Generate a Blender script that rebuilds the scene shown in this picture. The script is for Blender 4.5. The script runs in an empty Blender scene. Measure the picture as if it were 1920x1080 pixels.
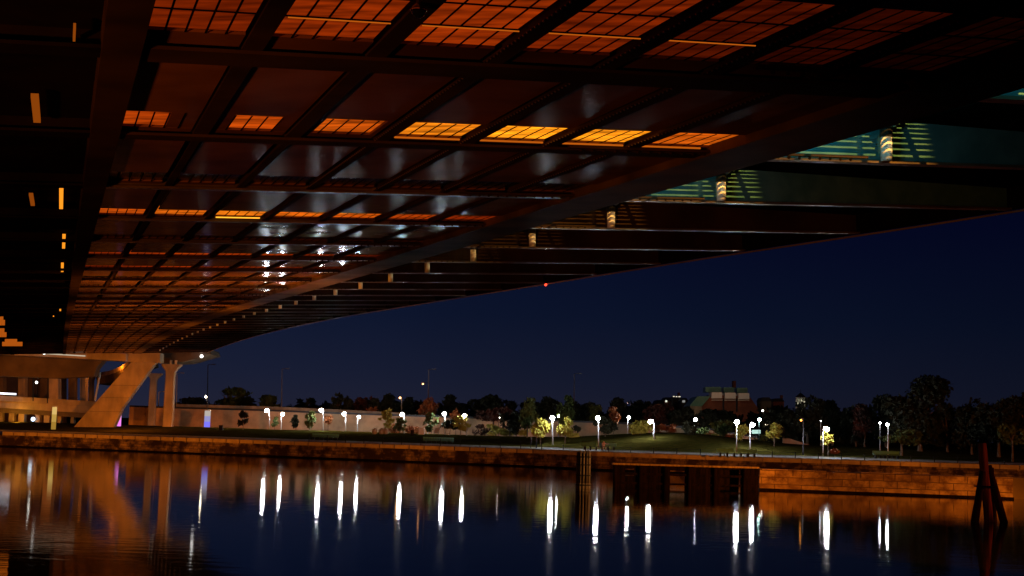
import bpy, bmesh, math, random
from mathutils import Vector, Matrix, noise
R_ = random.Random(7)
scene = bpy.context.scene
COL = scene.collection

# ---------------------------------------------------------------- camera
FPX = 2667.0
PIT, ROL, CH = math.radians(6.0), math.radians(1.72), 4.0
_F = Vector((0, math.cos(PIT), math.sin(PIT)))
_U0 = Vector((0, -math.sin(PIT), math.cos(PIT)))
_R0 = Vector((1, 0, 0))
_R = _R0*math.cos(ROL) + _U0*math.sin(ROL)
_U = _U0*math.cos(ROL) - _R0*math.sin(ROL)
CAM = Vector((0, 0, CH))
cd = bpy.data.cameras.new('camera')
cam = bpy.data.objects.new('camera', cd); COL.objects.link(cam)
m3 = Matrix((_R, _U, -_F)).transposed()
cam.matrix_world = Matrix.Translation(CAM) @ m3.to_4x4()
cd.sensor_width = 36; cd.lens = FPX/1920*36
cd.clip_start = 0.1; cd.clip_end = 5000
scene.camera = cam

# ---------------------------------------------------------------- night sky
world = bpy.data.worlds.new('World'); scene.world = world
world.use_nodes = True
wn = world.node_tree.nodes; wl = world.node_tree.links
wn.clear()
wo = wn.new('ShaderNodeOutputWorld'); wb = wn.new('ShaderNodeBackground')
tc = wn.new('ShaderNodeTexCoord'); sp = wn.new('ShaderNodeSeparateXYZ'); cr = wn.new('ShaderNodeValToRGB')
wl.new(tc.outputs['Generated'], sp.inputs[0]); wl.new(sp.outputs['Z'], cr.inputs[0])
wl.new(cr.outputs[0], wb.inputs[0]); wl.new(wb.outputs[0], wo.inputs[0])
sx = wn.new('ShaderNodeMapRange'); sx.inputs[1].default_value = -0.28; sx.inputs[2].default_value = 0.36; sx.inputs[3].default_value = 1.35; sx.inputs[4].default_value = 0.55
wl.new(sp.outputs['X'], sx.inputs[0]); sn = wn.new('ShaderNodeTexNoise'); sn.inputs['Scale'].default_value = 3.5; sn.inputs['Detail'].default_value = 4; wl.new(tc.outputs['Generated'], sn.inputs['Vector'])
sr = wn.new('ShaderNodeMapRange'); sr.inputs[3].default_value = 0.78; sr.inputs[4].default_value = 1.22; wl.new(sn.outputs['Fac'], sr.inputs[0])
sm_ = wn.new('ShaderNodeMath'); sm_.operation = 'MULTIPLY'; wl.new(sx.outputs[0], sm_.inputs[0]); wl.new(sr.outputs[0], sm_.inputs[1]); wl.new(sm_.outputs[0], wb.inputs[1])   # town glow stronger towards the left
e = cr.color_ramp.elements
e[0].position = 0.0; e[0].color = (0.0130, 0.0130, 0.0260, 1)
e[1].position = 0.5; e[1].color = (0.0002, 0.0006, 0.0040, 1)
for pos, c in ((0.04, (0.0075, 0.0100, 0.0260, 1)), (0.085, (0.0036, 0.0068, 0.0230, 1)), (0.15, (0.0016, 0.0032, 0.0200, 1)), (0.25, (0.0006, 0.0016, 0.0110, 1))):
    k = e.new(pos); k.color = c
wb.inputs[1].default_value = 1.0

scene.view_settings.view_transform = 'Standard'
scene.view_settings.look = 'None'
scene.view_settings.exposure = 0.0
scene.view_settings.gamma = 1.0
scene.cycles.use_denoising = True
scene.cycles.max_bounces = 6
scene.cycles.diffuse_bounces = 2
scene.cycles.glossy_bounces = 4
scene.cycles.sample_clamp_indirect = 6.0
scene.cycles.caustics_reflective = True

SODIUM = (1.0, 0.36, 0.05)
WHITE = (0.97, 0.97, 1.0)

def light(kind, name, loc, target, color, watts, size=0.1, spot=60, blend=0.4):
    ld = bpy.data.lights.new(name, kind)
    ld.energy = watts; ld.color = color
    if kind == 'SPOT':
        ld.spot_size = math.radians(spot); ld.spot_blend = blend; ld.shadow_soft_size = size
    elif kind == 'POINT':
        ld.shadow_soft_size = size
    o = bpy.data.objects.new(name, ld); COL.objects.link(o)
    o.location = loc
    if target is not None:
        d = Vector(target) - Vector(loc)
        o.rotation_euler = d.to_track_quat('-Z', 'Y').to_euler()
    return o

# ---------------------------------------------------------------- pixel rays to places
def ray(x, y): return _R*(x-960) - _U*(y-540) + _F*FPX
def at(x, y, D):
    r = ray(x, y); return CAM + r*(D/r.y)
def g(x, y, z=0.0):
    r = ray(x, y); return CAM + r*((z-CH)/r.z)
def mpp(D): return D/FPX          # metres per photo pixel at distance D

# ---------------------------------------------------------------- materials
def mat(name, color, rough=0.7, metal=0.0, emis=None, estr=0.0, spec=0.5):
    m = bpy.data.materials.new(name); m.use_nodes = True
    b = m.node_tree.nodes['Principled BSDF']
    b.inputs['Base Color'].default_value = (*color, 1)
    b.inputs['Roughness'].default_value = rough
    b.inputs['Metallic'].default_value = metal
    b.inputs['Specular IOR Level'].default_value = spec
    if emis:
        b.inputs['Emission Color'].default_value = (*emis, 1)
        b.inputs['Emission Strength'].default_value = estr
    return m

def nmat(name, ca, cb, scale=1.0, rough=0.7, bump=0.0, detail=4, stretch=(1, 1, 1), metal=0.0, rvar=0.0, spec=0.5, lo=0.35, hi=0.65):
    """two-tone noise material in object space"""
    m = mat(name, ca, rough, metal, spec=spec)
    nt = m.node_tree; n = nt.nodes; l = nt.links; b = n['Principled BSDF']
    t = n.new('ShaderNodeTexCoord'); mp = n.new('ShaderNodeMapping'); mp.inputs['Scale'].default_value = stretch
    nz = n.new('ShaderNodeTexNoise'); nz.inputs['Scale'].default_value = scale; nz.inputs['Detail'].default_value = detail
    r = n.new('ShaderNodeValToRGB')
    r.color_ramp.elements[0].position = lo; r.color_ramp.elements[0].color = (*ca, 1)
    r.color_ramp.elements[1].position = hi; r.color_ramp.elements[1].color = (*cb, 1)
    l.new(t.outputs['Object'], mp.inputs[0]); l.new(mp.outputs[0], nz.inputs['Vector'])
    l.new(nz.outputs['Fac'], r.inputs[0]); l.new(r.outputs[0], b.inputs['Base Color'])
    if bump:
        bp = n.new('ShaderNodeBump'); bp.inputs['Strength'].default_value = bump; bp.inputs['Distance'].default_value = 0.05
        l.new(nz.outputs['Fac'], bp.inputs['Height']); l.new(bp.outputs[0], b.inputs['Normal'])
    if rvar:
        mr = n.new('ShaderNodeMapRange'); mr.inputs[3].default_value = rough-rvar; mr.inputs[4].default_value = rough+rvar
        l.new(nz.outputs['Fac'], mr.inputs[0]); l.new(mr.outputs[0], b.inputs['Roughness'])
    return m

def stonemat(name, c1, c2, cm, bw, bh, mortar=0.02, scale=1.0, dirt=(0.03, 0.02, 0.012), dirt_amt=(0.45, 0.62), xz=True, offs=0.5):
    """coursed masonry with stains; object space x / z"""
    m = mat(name, c1, 0.85)
    nt = m.node_tree; n = nt.nodes; l = nt.links; b = n['Principled BSDF']
    t = n.new('ShaderNodeTexCoord'); s = n.new('ShaderNodeSeparateXYZ'); c = n.new('ShaderNodeCombineXYZ')
    l.new(t.outputs['Object'], s.inputs[0]); l.new(s.outputs['X'], c.inputs['X']); l.new(s.outputs['Z'], c.inputs['Y'])
    # slight wobble of the courses
    wz = n.new('ShaderNodeTexNoise'); wz.inputs['Scale'].default_value = 0.8
    l.new(t.outputs['Object'], wz.inputs['Vector'])
    sc = n.new('ShaderNodeVectorMath'); sc.operation = 'SCALE'; sc.inputs['Scale'].default_value = 0.12
    l.new(wz.outputs['Color'], sc.inputs[0])
    ad = n.new('ShaderNodeVectorMath'); ad.operation = 'ADD'
    l.new(c.outputs[0], ad.inputs[0]); l.new(sc.outputs[0], ad.inputs[1])
    br = n.new('ShaderNodeTexBrick'); br.offset = offs
    br.inputs['Color1'].default_value = (*c1, 1); br.inputs['Color2'].default_value = (*c2, 1); br.inputs['Mortar'].default_value = (*cm, 1)
    br.inputs['Scale'].default_value = 1.0; br.inputs['Mortar Size'].default_value = mortar
    br.inputs['Brick Width'].default_value = bw; br.inputs['Row Height'].default_value = bh
    br.inputs['Bias'].default_value = 0.0
    l.new(ad.outputs[0], br.inputs['Vector'])
    nz = n.new('ShaderNodeTexNoise'); nz.inputs['Scale'].default_value = 0.55*scale; nz.inputs['Detail'].default_value = 7; nz.inputs['Roughness'].default_value = 0.65
    mp = n.new('ShaderNodeMapping'); mp.inputs['Scale'].default_value = (1, 1, 1.2)
    l.new(t.outputs['Object'], mp.inputs[0]); l.new(mp.outputs[0], nz.inputs['Vector'])
    rp = n.new('ShaderNodeValToRGB'); rp.color_ramp.elements[0].position = dirt_amt[0]; rp.color_ramp.elements[1].position = dirt_amt[1]
    l.new(nz.outputs['Fac'], rp.inputs[0])
    mx = n.new('ShaderNodeMix'); mx.data_type = 'RGBA'
    mx.inputs['A'].default_value = (*dirt, 1)
    l.new(rp.outputs[0], mx.inputs['Factor']); l.new(br.outputs['Color'], mx.inputs['B'])
    l.new(mx.outputs['Result'], b.inputs['Base Color'])
    bp = n.new('ShaderNodeBump'); bp.inputs['Strength'].default_value = 0.6; bp.inputs['Distance'].default_value = 0.06
    l.new(br.outputs['Fac'], bp.inputs['Height']); bp.invert = True
    l.new(bp.outputs[0], b.inputs['Normal'])
    return m

def emit(name, color, strength):
    m = bpy.data.materials.new(name); m.use_nodes = True
    n = m.node_tree.nodes; n.clear()
    o = n.new('ShaderNodeOutputMaterial'); em = n.new('ShaderNodeEmission')
    em.inputs[0].default_value = (*color, 1); em.inputs[1].default_value = strength
    m.node_tree.links.new(em.outputs[0], o.inputs[0])
    return m

M = {}
M['quay'] = stonemat('quay_masonry', (0.30, 0.22, 0.15), (0.17, 0.12, 0.08), (0.05, 0.035, 0.02), 1.3, 0.42, 0.03, 0.9)
M['quay_big'] = stonemat('granite_blocks', (0.30, 0.22, 0.15), (0.16, 0.11, 0.075), (0.03, 0.02, 0.015), 2.3, 0.62, 0.03, 1.6, dirt=(0.07, 0.042, 0.025), dirt_amt=(0.36, 0.60))
M['coping'] = nmat('coping_granite', (0.34, 0.27, 0.18), (0.46, 0.38, 0.27), 1.2, 0.8, 0.2)
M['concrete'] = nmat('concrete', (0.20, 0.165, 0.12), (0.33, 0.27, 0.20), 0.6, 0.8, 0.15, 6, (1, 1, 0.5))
M['concrete_dark'] = nmat('concrete_dim', (0.07, 0.055, 0.04), (0.12, 0.095, 0.07), 0.3, 0.85, 0.15, 6)  # darker concrete copy; shade of the under-viaduct parts put into the colour
M['retain'] = stonemat('retaining_panels', (0.50, 0.33, 0.19), (0.42, 0.27, 0.155), (0.16, 0.14, 0.12), 6.0, 9.0, 0.012, 0.5, dirt=(0.24, 0.16, 0.10), dirt_amt=(0.3, 0.62))
M['grass'] = nmat('grass', (0.028, 0.029, 0.006), (0.055, 0.046, 0.010), 1.2, 1.0, 0.5, 8, spec=0.0)
M['path'] = nmat('path_paving', (0.30, 0.29, 0.26), (0.42, 0.40, 0.36), 0.8, 0.8, 0.1)
M['timber'] = nmat('timber', (0.014, 0.009, 0.006), (0.035, 0.020, 0.012), 1.6, 0.9, 0.5, 6, (3, 3, 0.3), spec=0.05)
M['timber_wet'] = nmat('timber_wet', (0.003, 0.0022, 0.0016), (0.008, 0.005, 0.0035), 1.6, 0.9, 0.5, 6, (3, 3, 0.3), spec=0.02)
M['pile'] = nmat('pile_wood', (0.09, 0.07, 0.05), (0.22, 0.17, 0.12), 1.4, 0.8, 0.4, 6, (4, 4, 0.3))
M['redlit_timber'] = nmat('redlit_timber', (0.06, 0.022, 0.014), (0.20, 0.07, 0.04), 1.6, 0.85, 0.5, 6, (4, 4, 0.25), spec=0.05)  # red lamplight on the tall post put into its wood colour
M['iron'] = mat('black_iron', (0.012, 0.013, 0.014), 0.5, 0.3)
M['pole'] = mat('pole_paint', (0.35, 0.37, 0.38), 0.45)
M['pole_dark'] = mat('pole_dark', (0.03, 0.03, 0.035), 0.5)
M['bench'] = mat('bench_green', (0.08, 0.24, 0.22), 0.6)
M['bark'] = nmat('bark', (0.06, 0.045, 0.03), (0.16, 0.13, 0.09), 6, 0.9, 0.4)
M['steel'] = nmat('bridge_steel', (0.020, 0.012, 0.006), (0.040, 0.024, 0.013), 0.6, 0.5, 0.0, 6, rvar=0.12, spec=0.02)
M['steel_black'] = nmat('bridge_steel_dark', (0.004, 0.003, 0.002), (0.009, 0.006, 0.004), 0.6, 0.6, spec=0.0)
M['soffit'] = nmat('soffit_panel', (0.085, 0.040, 0.016), (0.17, 0.080, 0.034), 0.5, 0.12, 0.0, 7, (1.0, 1.0, 1.0), rvar=0.03, spec=0.35)
M['teal'] = nmat('green_paint', (0.035, 0.115, 0.13), (0.06, 0.16, 0.175), 2.0, 0.6, spec=0.1)
M['steel'].node_tree.nodes['Principled BSDF'].inputs['IOR'].default_value = 1.02
M['soffit'].node_tree.nodes['Principled BSDF'].inputs['IOR'].default_value = 1.02
for k_ in ('steel', 'steel_black', 'soffit'):
    M[k_].node_tree.nodes['Principled BSDF'].inputs['Specular Tint'].default_value = (1.0, 0.5, 0.25, 1) if k_ != 'soffit' else (1.0, 0.55, 0.32, 1)
M['strut'] = mat('strut_paint', (0.62, 0.60, 0.54), 0.4)
M['brick'] = stonemat('red_brick', (0.30, 0.10, 0.06), (0.24, 0.08, 0.05), (0.16, 0.10, 0.08), 0.9, 0.4, 0.02, 0.3, dirt=(0.16, 0.06, 0.04))
M['white'] = mat('white_paint', (0.75, 0.75, 0.75), 0.5)
M['green_roof'] = nmat('green_glass_roof', (0.10, 0.22, 0.18), (0.14, 0.28, 0.23), 0.4, 0.35)
M['roof'] = mat('slate', (0.03, 0.03, 0.035), 0.7)

M['steel_sheen'] = nmat('flange_sheen', (0.05, 0.036, 0.024), (0.11, 0.080, 0.055), 0.8, 0.30, 0.0, 7, (0.4, 3, 1), rvar=0.12, spec=0.35)  # paler, glossier steel copy; light lines on the flanges put into the colour
def leafmat(name, a, b):
    m = nmat(name, a, b, 0.9, 0.75, 0, 3, lo=0.3, hi=0.7)
    return m
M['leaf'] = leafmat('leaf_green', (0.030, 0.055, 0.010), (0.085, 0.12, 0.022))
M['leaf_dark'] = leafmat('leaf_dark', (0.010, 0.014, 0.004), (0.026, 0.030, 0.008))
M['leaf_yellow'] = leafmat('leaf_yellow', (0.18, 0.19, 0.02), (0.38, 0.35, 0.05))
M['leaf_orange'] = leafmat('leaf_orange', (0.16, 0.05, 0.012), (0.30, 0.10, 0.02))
M['leaf_red'] = leafmat('leaf_red', (0.035, 0.014, 0.008), (0.08, 0.026, 0.012))

# ---------------------------------------------------------------- mesh helpers
class MB:
    def __init__(s): s.v = []; s.f = []
    def add(s, vs, fs):
        o = len(s.v); s.v += [Vector(p) for p in vs]; s.f += [[i+o for i in q] for q in fs]
    def hexa(s, p):      # 8 points: bottom 4 ccw, top 4 ccw
        s.add(p, [(0, 3, 2, 1), (4, 5, 6, 7), (0, 1, 5, 4), (1, 2, 6, 5), (2, 3, 7, 6), (3, 0, 4, 7)])
    def box(s, a, b):
        x0, y0, z0 = a; x1, y1, z1 = b
        s.hexa([(x0, y0, z0), (x1, y0, z0), (x1, y1, z0), (x0, y1, z0), (x0, y0, z1), (x1, y0, z1), (x1, y1, z1), (x0, y1, z1)])
    def tube(s, path, radii, n=8, cap=True):
        path = [Vector(p) for p in path]
        if not hasattr(radii, '__len__'): radii = [radii]*len(path)
        rings = []
        for i, p in enumerate(path):
            d = (path[min(i+1, len(path)-1)] - path[max(i-1, 0)]).normalized()
            a = d.orthogonal().normalized() if abs(d.z) < 0.9 else Vector((1, 0, 0)).cross(d).normalized()
            b = d.cross(a)
            rings.append([p + (a*math.cos(2*math.pi*k/n) + b*math.sin(2*math.pi*k/n))*radii[i] for k in range(n)])
        vs = [q for r in rings for q in r]; fs = []
        for i in range(len(rings)-1):
            for k in range(n):
                fs.append((i*n+k, i*n+(k+1) % n, (i+1)*n+(k+1) % n, (i+1)*n+k))
        if cap: fs += [tuple(range(n))[::-1], tuple(range((len(rings)-1)*n, len(rings)*n))]
        s.add(vs, fs)
    def sphere(s, c, r, n=10, m=6, sz=1.0):
        c = Vector(c); vs = [c+Vector((0, 0, -r*sz))]; fs = []
        for i in range(1, m):
            t = math.pi*i/m
            for k in range(n):
                a = 2*math.pi*k/n
                vs.append(c+Vector((r*math.sin(t)*math.cos(a), r*math.sin(t)*math.sin(a), -r*sz*math.cos(t))))
        vs.append(c+Vector((0, 0, r*sz)))
        for k in range(n): fs.append((0, 1+(k+1) % n, 1+k))
        for i in range(m-2):
            for k in range(n):
                a = 1+i*n+k; b = 1+i*n+(k+1) % n
                fs.append((a, b, b+n, a+n))
        L = len(vs)-1
        for k in range(n): fs.append((L, 1+(m-2)*n+k, 1+(m-2)*n+(k+1) % n))
        s.add(vs, fs)
    def build(s, name, material, parent=None, smooth=False, base=None):
        me = bpy.data.meshes.new(name)
        off = Vector((0, 0, 0))
        if parent is not None: off = Vector(parent['_base'])
        if base is not None: off = Vector(base)
        me.from_pydata([tuple(p-off) for p in s.v], [], s.f)
        bm = bmesh.new(); bm.from_mesh(me); bmesh.ops.recalc_face_normals(bm, faces=bm.faces); bm.to_mesh(me); bm.free()
        me.materials.append(material)
        if smooth:
            for p in me.polygons: p.use_smooth = True
        o = bpy.data.objects.new(name, me); COL.objects.link(o)
        o['_base'] = tuple(off)
        if parent is not None: o.parent = parent
        else: o.location = off
        return o

def thing(name, loc, label, cat, group=None):
    o = bpy.data.objects.new(name, None); COL.objects.link(o)
    o.location = loc; o['_base'] = tuple(loc); o.empty_display_size = 0.3
    o['label'] = label; o['category'] = cat
    if group: o['group'] = group
    return o
def tag(o, label, cat, group=None):
    o['label'] = label; o['category'] = cat
    if group: o['group'] = group
    return o
def pix_slab(mb, pts, D, thick, D2=None):
    """outline given in photo pixels, placed on the plane at distance D (D2: per-point distances) and given real thickness"""
    Ds = D2 or [D]*len(pts)
    a = [at(x, y, d) for (x, y), d in zip(pts, Ds)]
    b = [p + Vector((0, thick, 0)) for p in a]
    n = len(a); fs = [tuple(range(n)), tuple(range(2*n-1, n-1, -1))]
    for i in range(n): fs.append((i, (i+1) % n, n+(i+1) % n, n+i))
    mb.add(a+b, fs)

# ---------------------------------------------------------------- ground, water
def quay_y(X):
    pts = [(-320, 352), (-84, 238.2), (-36.7, 219), (3.7, 200.8), (12, 191.5), (32.5, 182), (64.5, 180), (300, 176)]
    for (x0, y0), (x1, y1) in zip(pts, pts[1:]):
        if X <= x1: return y0+(y1-y0)*(X-x0)/(x1-x0)
    return pts[-1][1]
QTOP = 2.45
def sm(t): t = max(0, min(1, t)); return t*t*(3-2*t)
def ground_z(X, Y):
    d = Y-quay_y(X)
    z = QTOP+0.02 + 0.28*sm((d-0.5)/3.2) + 1.45*sm((d-4)/34)
    z += 1.35*math.exp(-((X-26)/11.5)**2)*sm((d-5)/22)*(1-sm((d-52)/20))
    z += 0.12*noise.noise(Vector((X*0.08, Y*0.08, 0)))*sm((d-6)/10)
    z += 3.0*sm((d-120)/200)
    return z
def on_ground(px, D, z=None):
    """foot of something seen at column px, at distance D"""
    y = 830
    for _ in range(6):
        P = at(px, y, D); gz = ground_z(P.x, P.y) if z is None else z
        y += (P.z-gz)/mpp(D)
    return Vector((P.x, P.y, gz))

def build_ground():
    xs = []
    x = -320.0
    while x < 330:
        xs.append(x); x += 3.0 if -90 < x < 90 else 10.0
    ds = [0.0, 0.5, 1.2, 2.0, 2.8, 3.6, 4.5, 6, 9, 12, 15, 18, 21, 24, 28, 32, 36, 40, 45, 50, 56, 62, 70, 80, 95, 120, 160, 220, 320, 600, 1500]
    mb = MB(); nx = len(xs)
    for d in ds:
        for X in xs:
            Y = quay_y(X)+d+0.15
            mb.v.append(Vector((X*(1+max(0, d-100)/400), Y, ground_z(X, Y))))
    for j in range(len(ds)-1):
        for i in range(nx-1):
            a = j*nx+i; mb.f.append([a, a+1, a+nx+1, a+nx])
    o = mb.build('lawn', M['grass'], smooth=True); o['kind'] = 'structure'
    # riverside path laid on the ground
    mb = MB()
    for i in range(nx-1):
        for d0, d1 in ((0.62, 1.2), (1.2, 2.0), (2.0, 2.8), (2.8, 3.5)):
            q = []
            for X, d in ((xs[i], d0), (xs[i+1], d0), (xs[i+1], d1), (xs[i], d1)):
                Y = quay_y(X)+d; q.append((X, Y, ground_z(X, Y)+0.02))
            mb.add(q, [(0, 1, 2, 3)])
    o = mb.build('path', M['path']); o['kind'] = 'structure'
build_ground()

wm = mat('river_water', (0.004, 0.005, 0.006), 0.034, 0.0, spec=0.5)
wb_ = wm.node_tree.nodes['Principled BSDF']; wb_.inputs['IOR'].default_value = 1.33
_n = wm.node_tree.nodes; _l = wm.node_tree.links
_t = _n.new('ShaderNodeTexCoord'); _mp = _n.new('ShaderNodeMapping'); _mp.inputs['Scale'].default_value = (0.4, 1.5, 1)
_nz = _n.new('ShaderNodeTexNoise'); _nz.inputs['Scale'].default_value = 1.1; _nz.inputs['Detail'].default_value = 3
_bp = _n.new('ShaderNodeBump'); _bp.inputs['Strength'].default_value = 0.055; _bp.inputs['Distance'].default_value = 0.10
_l.new(_t.outputs['Object'], _mp.inputs[0]); _l.new(_mp.outputs[0], _nz.inputs['Vector']); _l.new(_nz.outputs['Fac'], _bp.inputs['Height']); _l.new(_bp.outputs[0], wb_.inputs['Normal'])
mb = MB(); mb.add([(-900, -60, 0), (900, -60, 0), (900, 700, 0), (-900, 700, 0)], [(0, 1, 2, 3)])
o = mb.build('river_water', wm); o['kind'] = 'structure'

# ---------------------------------------------------------------- quay wall
def run_wall(mb, pts, z0, z1, t, lean=0.0):
    for (x0, y0), (x1, y1) in zip(pts, pts[1:]):
        mb.hexa([(x0, y0-lean, z0), (x1, y1-lean, z0), (x1, y1+t, z0), (x0, y0+t, z0), (x0, y0, z1), (x1, y1, z1), (x1, y1+t, z1), (x0, y0+t, z1)])
Q = [(-320, 352), (-84, 238.2), (-36.7, 219), (3.7, 200.8), (12, 191.5), (32.5, 182), (64.5, 180), (300, 176)]
qb = thing('quay_wall', (3.7, 200.8, 0), 'long masonry quay wall of the far bank with pale coping, lit orange', 'quay wall')
mb = MB(); run_wall(mb, [(x, y) for x, y in Q], -1.5, 1.90, 1.2, 0.12); mb.build('masonry', M['quay'], qb)
mb = MB()
for (x0, y0), (x1, y1) in zip(Q, Q[1:]):
    n = max(1, int(math.hypot(x1-x0, y1-y0)/2.4))
    for i in range(n):
        a = i/n; b = (i+1)/n-0.012/ (math.hypot(x1-x0, y1-y0)/n+1)
        dz = R_.uniform(-0.015, 0.015); dy = R_.uniform(-0.03, 0.03)
        X0 = x0+(x1-x0)*a; X1 = x0+(x1-x0)*b; Y0 = y0+(y1-y0)*a-0.14+dy; Y1 = y0+(y1-y0)*b-0.14+dy
        mb.hexa([(X0, Y0, 1.903), (X1, Y1, 1.903), (X1, Y1+0.8, 1.903), (X0, Y0+0.8, 1.903), (X0, Y0, QTOP+dz), (X1, Y1, QTOP+dz), (X1, Y1+0.8, QTOP+dz), (X0, Y0+0.8, QTOP+dz)])
mb.build('coping', M['coping'], qb)
# dark band just above the water
mb = MB(); run_wall(mb, [(x, y-0.35) for x, y in Q], -1.5, 0.22, 0.5); mb.build('footing', M['timber_wet'], qb)

# granite guide pier standing in the river, right
GP = [(22.6, 128.0), (39.8, 124.4), (43.6, 123.4)]
gp = thing('granite_pier', (32, 126, 0), 'low granite block pier in the water at right, stained and lit orange', 'pier')
mb = MB(); run_wall(mb, GP, -1.5, 1.35, 2.2, 0.05); mb.build('masonry', M['quay_big'], gp)
mb = MB()
for (x0, y0), (x1, y1) in zip(GP, GP[1:]):
    n = max(1, int(math.hypot(x1-x0, y1-y0)/2.6))
    for i in range(n):
        a = i/n; b = (i+1)/n-0.004
        X0 = x0+(x1-x0)*a; X1 = x0+(x1-x0)*b; Y0 = y0+(y1-y0)*a; Y1 = y0+(y1-y0)*b
        dy = -0.12+R_.uniform(-0.05, 0.05); zt = 1.86+R_.uniform(-0.05, 0.05)
        mb.hexa([(X0, Y0+dy, 1.353), (X1, Y1+dy, 1.353), (X1, Y1+2.3, 1.353), (X0, Y0+2.3, 1.353), (X0, Y0+dy, zt), (X1, Y1+dy, zt), (X1, Y1+2.3, zt), (X0, Y0+2.3, zt)])
mb.build('capstones', M['quay_big'], gp)
mb = MB(); run_wall(mb, [(x, y-0.3) for x, y in GP], -1.5, 0.18, 0.3); mb.build('waterline_timber', M['timber_wet'], gp)
# short darker end block
mb = MB(); run_wall(mb, [(43.62, 124.6), (52, 123.6)], -1.5, 1.85, 2.0)
tag(mb.build('end_wall', M['concrete_dark'], base=(47, 124, 0)), 'dark wall stub continuing the granite pier at the right edge', 'wall')

# timber wharf screen with openings
tw = thing('timber_wharf', (16, 127, 0), 'black timber wharf with square openings left of the granite pier', 'wharf')
def wharf_pt(px): 
    a = (px-1150)/275.0
    return Vector((9.4+(22.55-9.4)*a, 126.1+(128.0-126.1)*a, 0))
def wharf_box(mb, px0, px1, z0, z1, dy=0.0, t=0.35):
    A = wharf_pt(px0); B = wharf_pt(px1)
    mb.hexa([(A.x, A.y+dy, z0), (B.x, B.y+dy, z0), (B.x, B.y+dy+t, z0), (A.x, A.y+dy+t, z0), (A.x, A.y+dy, z1), (B.x, B.y+dy, z1), (B.x, B.y+dy+t, z1), (A.x, A.y+dy+t, z1)])
holes = [(1172, 1190, 0.95, 1.62), (1257, 1283, -1.0, 1.52), (1353, 1388, -1, 1.75)]
mb = MB()
px = 1150.0
while px < 1424:
    w = 5.6; q = px+w-0.35
    for h0, h1, za, zb in holes:
        if px+w/2 > h0 and px+w/2 < h1:
            if za > 0: wharf_box(mb, px, q, -1.5, za, R_.uniform(-.03, .03))
            wharf_box(mb, px, q, zb, 1.9, R_.uniform(-.03, .03)); break
    else:
        wharf_box(mb, px, q, -1.5, 1.9+R_.uniform(-.04, .0), R_.uniform(-.03, .03))
    px += w
mb.build('plank_wall', M['timber_wet'], tw)
mb = MB(); wharf_box(mb, 1148, 1425, 1.903, 2.05, -0.2, 1.0); mb.build('cap_beam', M['pile'], tw)
mb = MB(); wharf_box(mb, 1150, 1424, 1.05, 1.25, -0.26, 0.2); mb.build('waler', M['timber_wet'], tw)
mb = MB(); wharf_box(mb, 1150, 1424, 0.25, 0.42, -0.26, 0.2); mb.build('waler', M['timber_wet'], tw)
mb = MB(); wharf_box(mb, 1350, 1392, -1.5, 1.8, 1.6, 0.3); mb.build('rear_screen', M['timber_wet'], tw)
for px in (1153, 1200, 1247, 1292, 1340, 1396):
    mb = MB(); A = wharf_pt(px); mb.tube([(A.x, A.y-0.45, -1.5), (A.x, A.y-0.45, 1.88)], 0.17, 8); mb.build('pile', M['timber_wet'], tw)

# fender cluster of piles
c = g(1093, 916); fc = thing('pile_cluster', c, 'round cluster of pale timber piles banded with iron, standing in the river', 'piles')
for i in range(12):
    a = 2*math.pi*i/12; mb = MB()
    p = c+Vector((math.cos(a)*0.52, math.sin(a)*0.52, 0))
    top = 3.05+R_.uniform(-0.06, 0.06)
    mb.tube([p+Vector((0, 0, -1.5)), p+Vector((0, 0, 0.45))], 0.10, 8)
    mb.tube([p+Vector((0, 0, 0.45)), p+Vector((0, 0, top))], 0.075, 8)
    mb.build('pile', M['pile'], fc, True)
for z in (0.30, 1.10, 1.95, 2.6):
    mb = MB(); n = 32
    ring = [c+Vector((math.cos(2*math.pi*k/n)*0.62, math.sin(2*math.pi*k/n)*0.62, z)) for k in range(n+1)]
    mb.tube(ring, 0.05, 6); mb.build('iron_band', M['iron'], fc)
mb = MB(); mb.tube([c+Vector((0, 0, -1)), c+Vector((0, 0, 2.9))], 0.36, 12); mb.build('core_pile', M['timber_wet'], fc)

# dolphin: one tall post and raking piles
c = g(1852, 979)
dp = thing('mooring_dolphin', c, 'dark timber dolphin with one tall post at the right, in the water', 'dolphin')
D = c.y
def P(px, py, dd=0): return at(px, py, D+dd)
for nm, a, b, r0, r1 in (('tall_post', P(1856, 1000), P(1841, 831), 0.27, 0.25), ('raking_pile', P(1824, 1000, -0.3), P(1843, 884, -0.1), 0.24, 0.20),
                          ('raking_pile', P(1888, 1000, 0.2), P(1853, 873, 0.2), 0.24, 0.20), ('raking_pile', P(1866, 1000, 2.4), P(1858, 878, 1.2), 0.16, 0.16)):
    mb = MB(); n = 9; path = [a.lerp(b, i/n) for i in range(n+1)]
    mb.tube(path, [(r0+(r1-r0)*i/n)*(1+R_.uniform(-.04, .04)) for i in range(n+1)], 12)
    mb.build(nm, M['redlit_timber'] if nm == 'tall_post' else M['timber'], dp, True)
mb = MB()
cc = at(1848, 912, D)
ring = [cc+Vector((math.cos(2*math.pi*k/20)*0.62, math.sin(2*math.pi*k/20)*0.62, 0)) for k in range(21)]
mb.tube(ring, 0.05, 6); mb.build('cable_lashing', M['iron'], dp)

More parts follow.
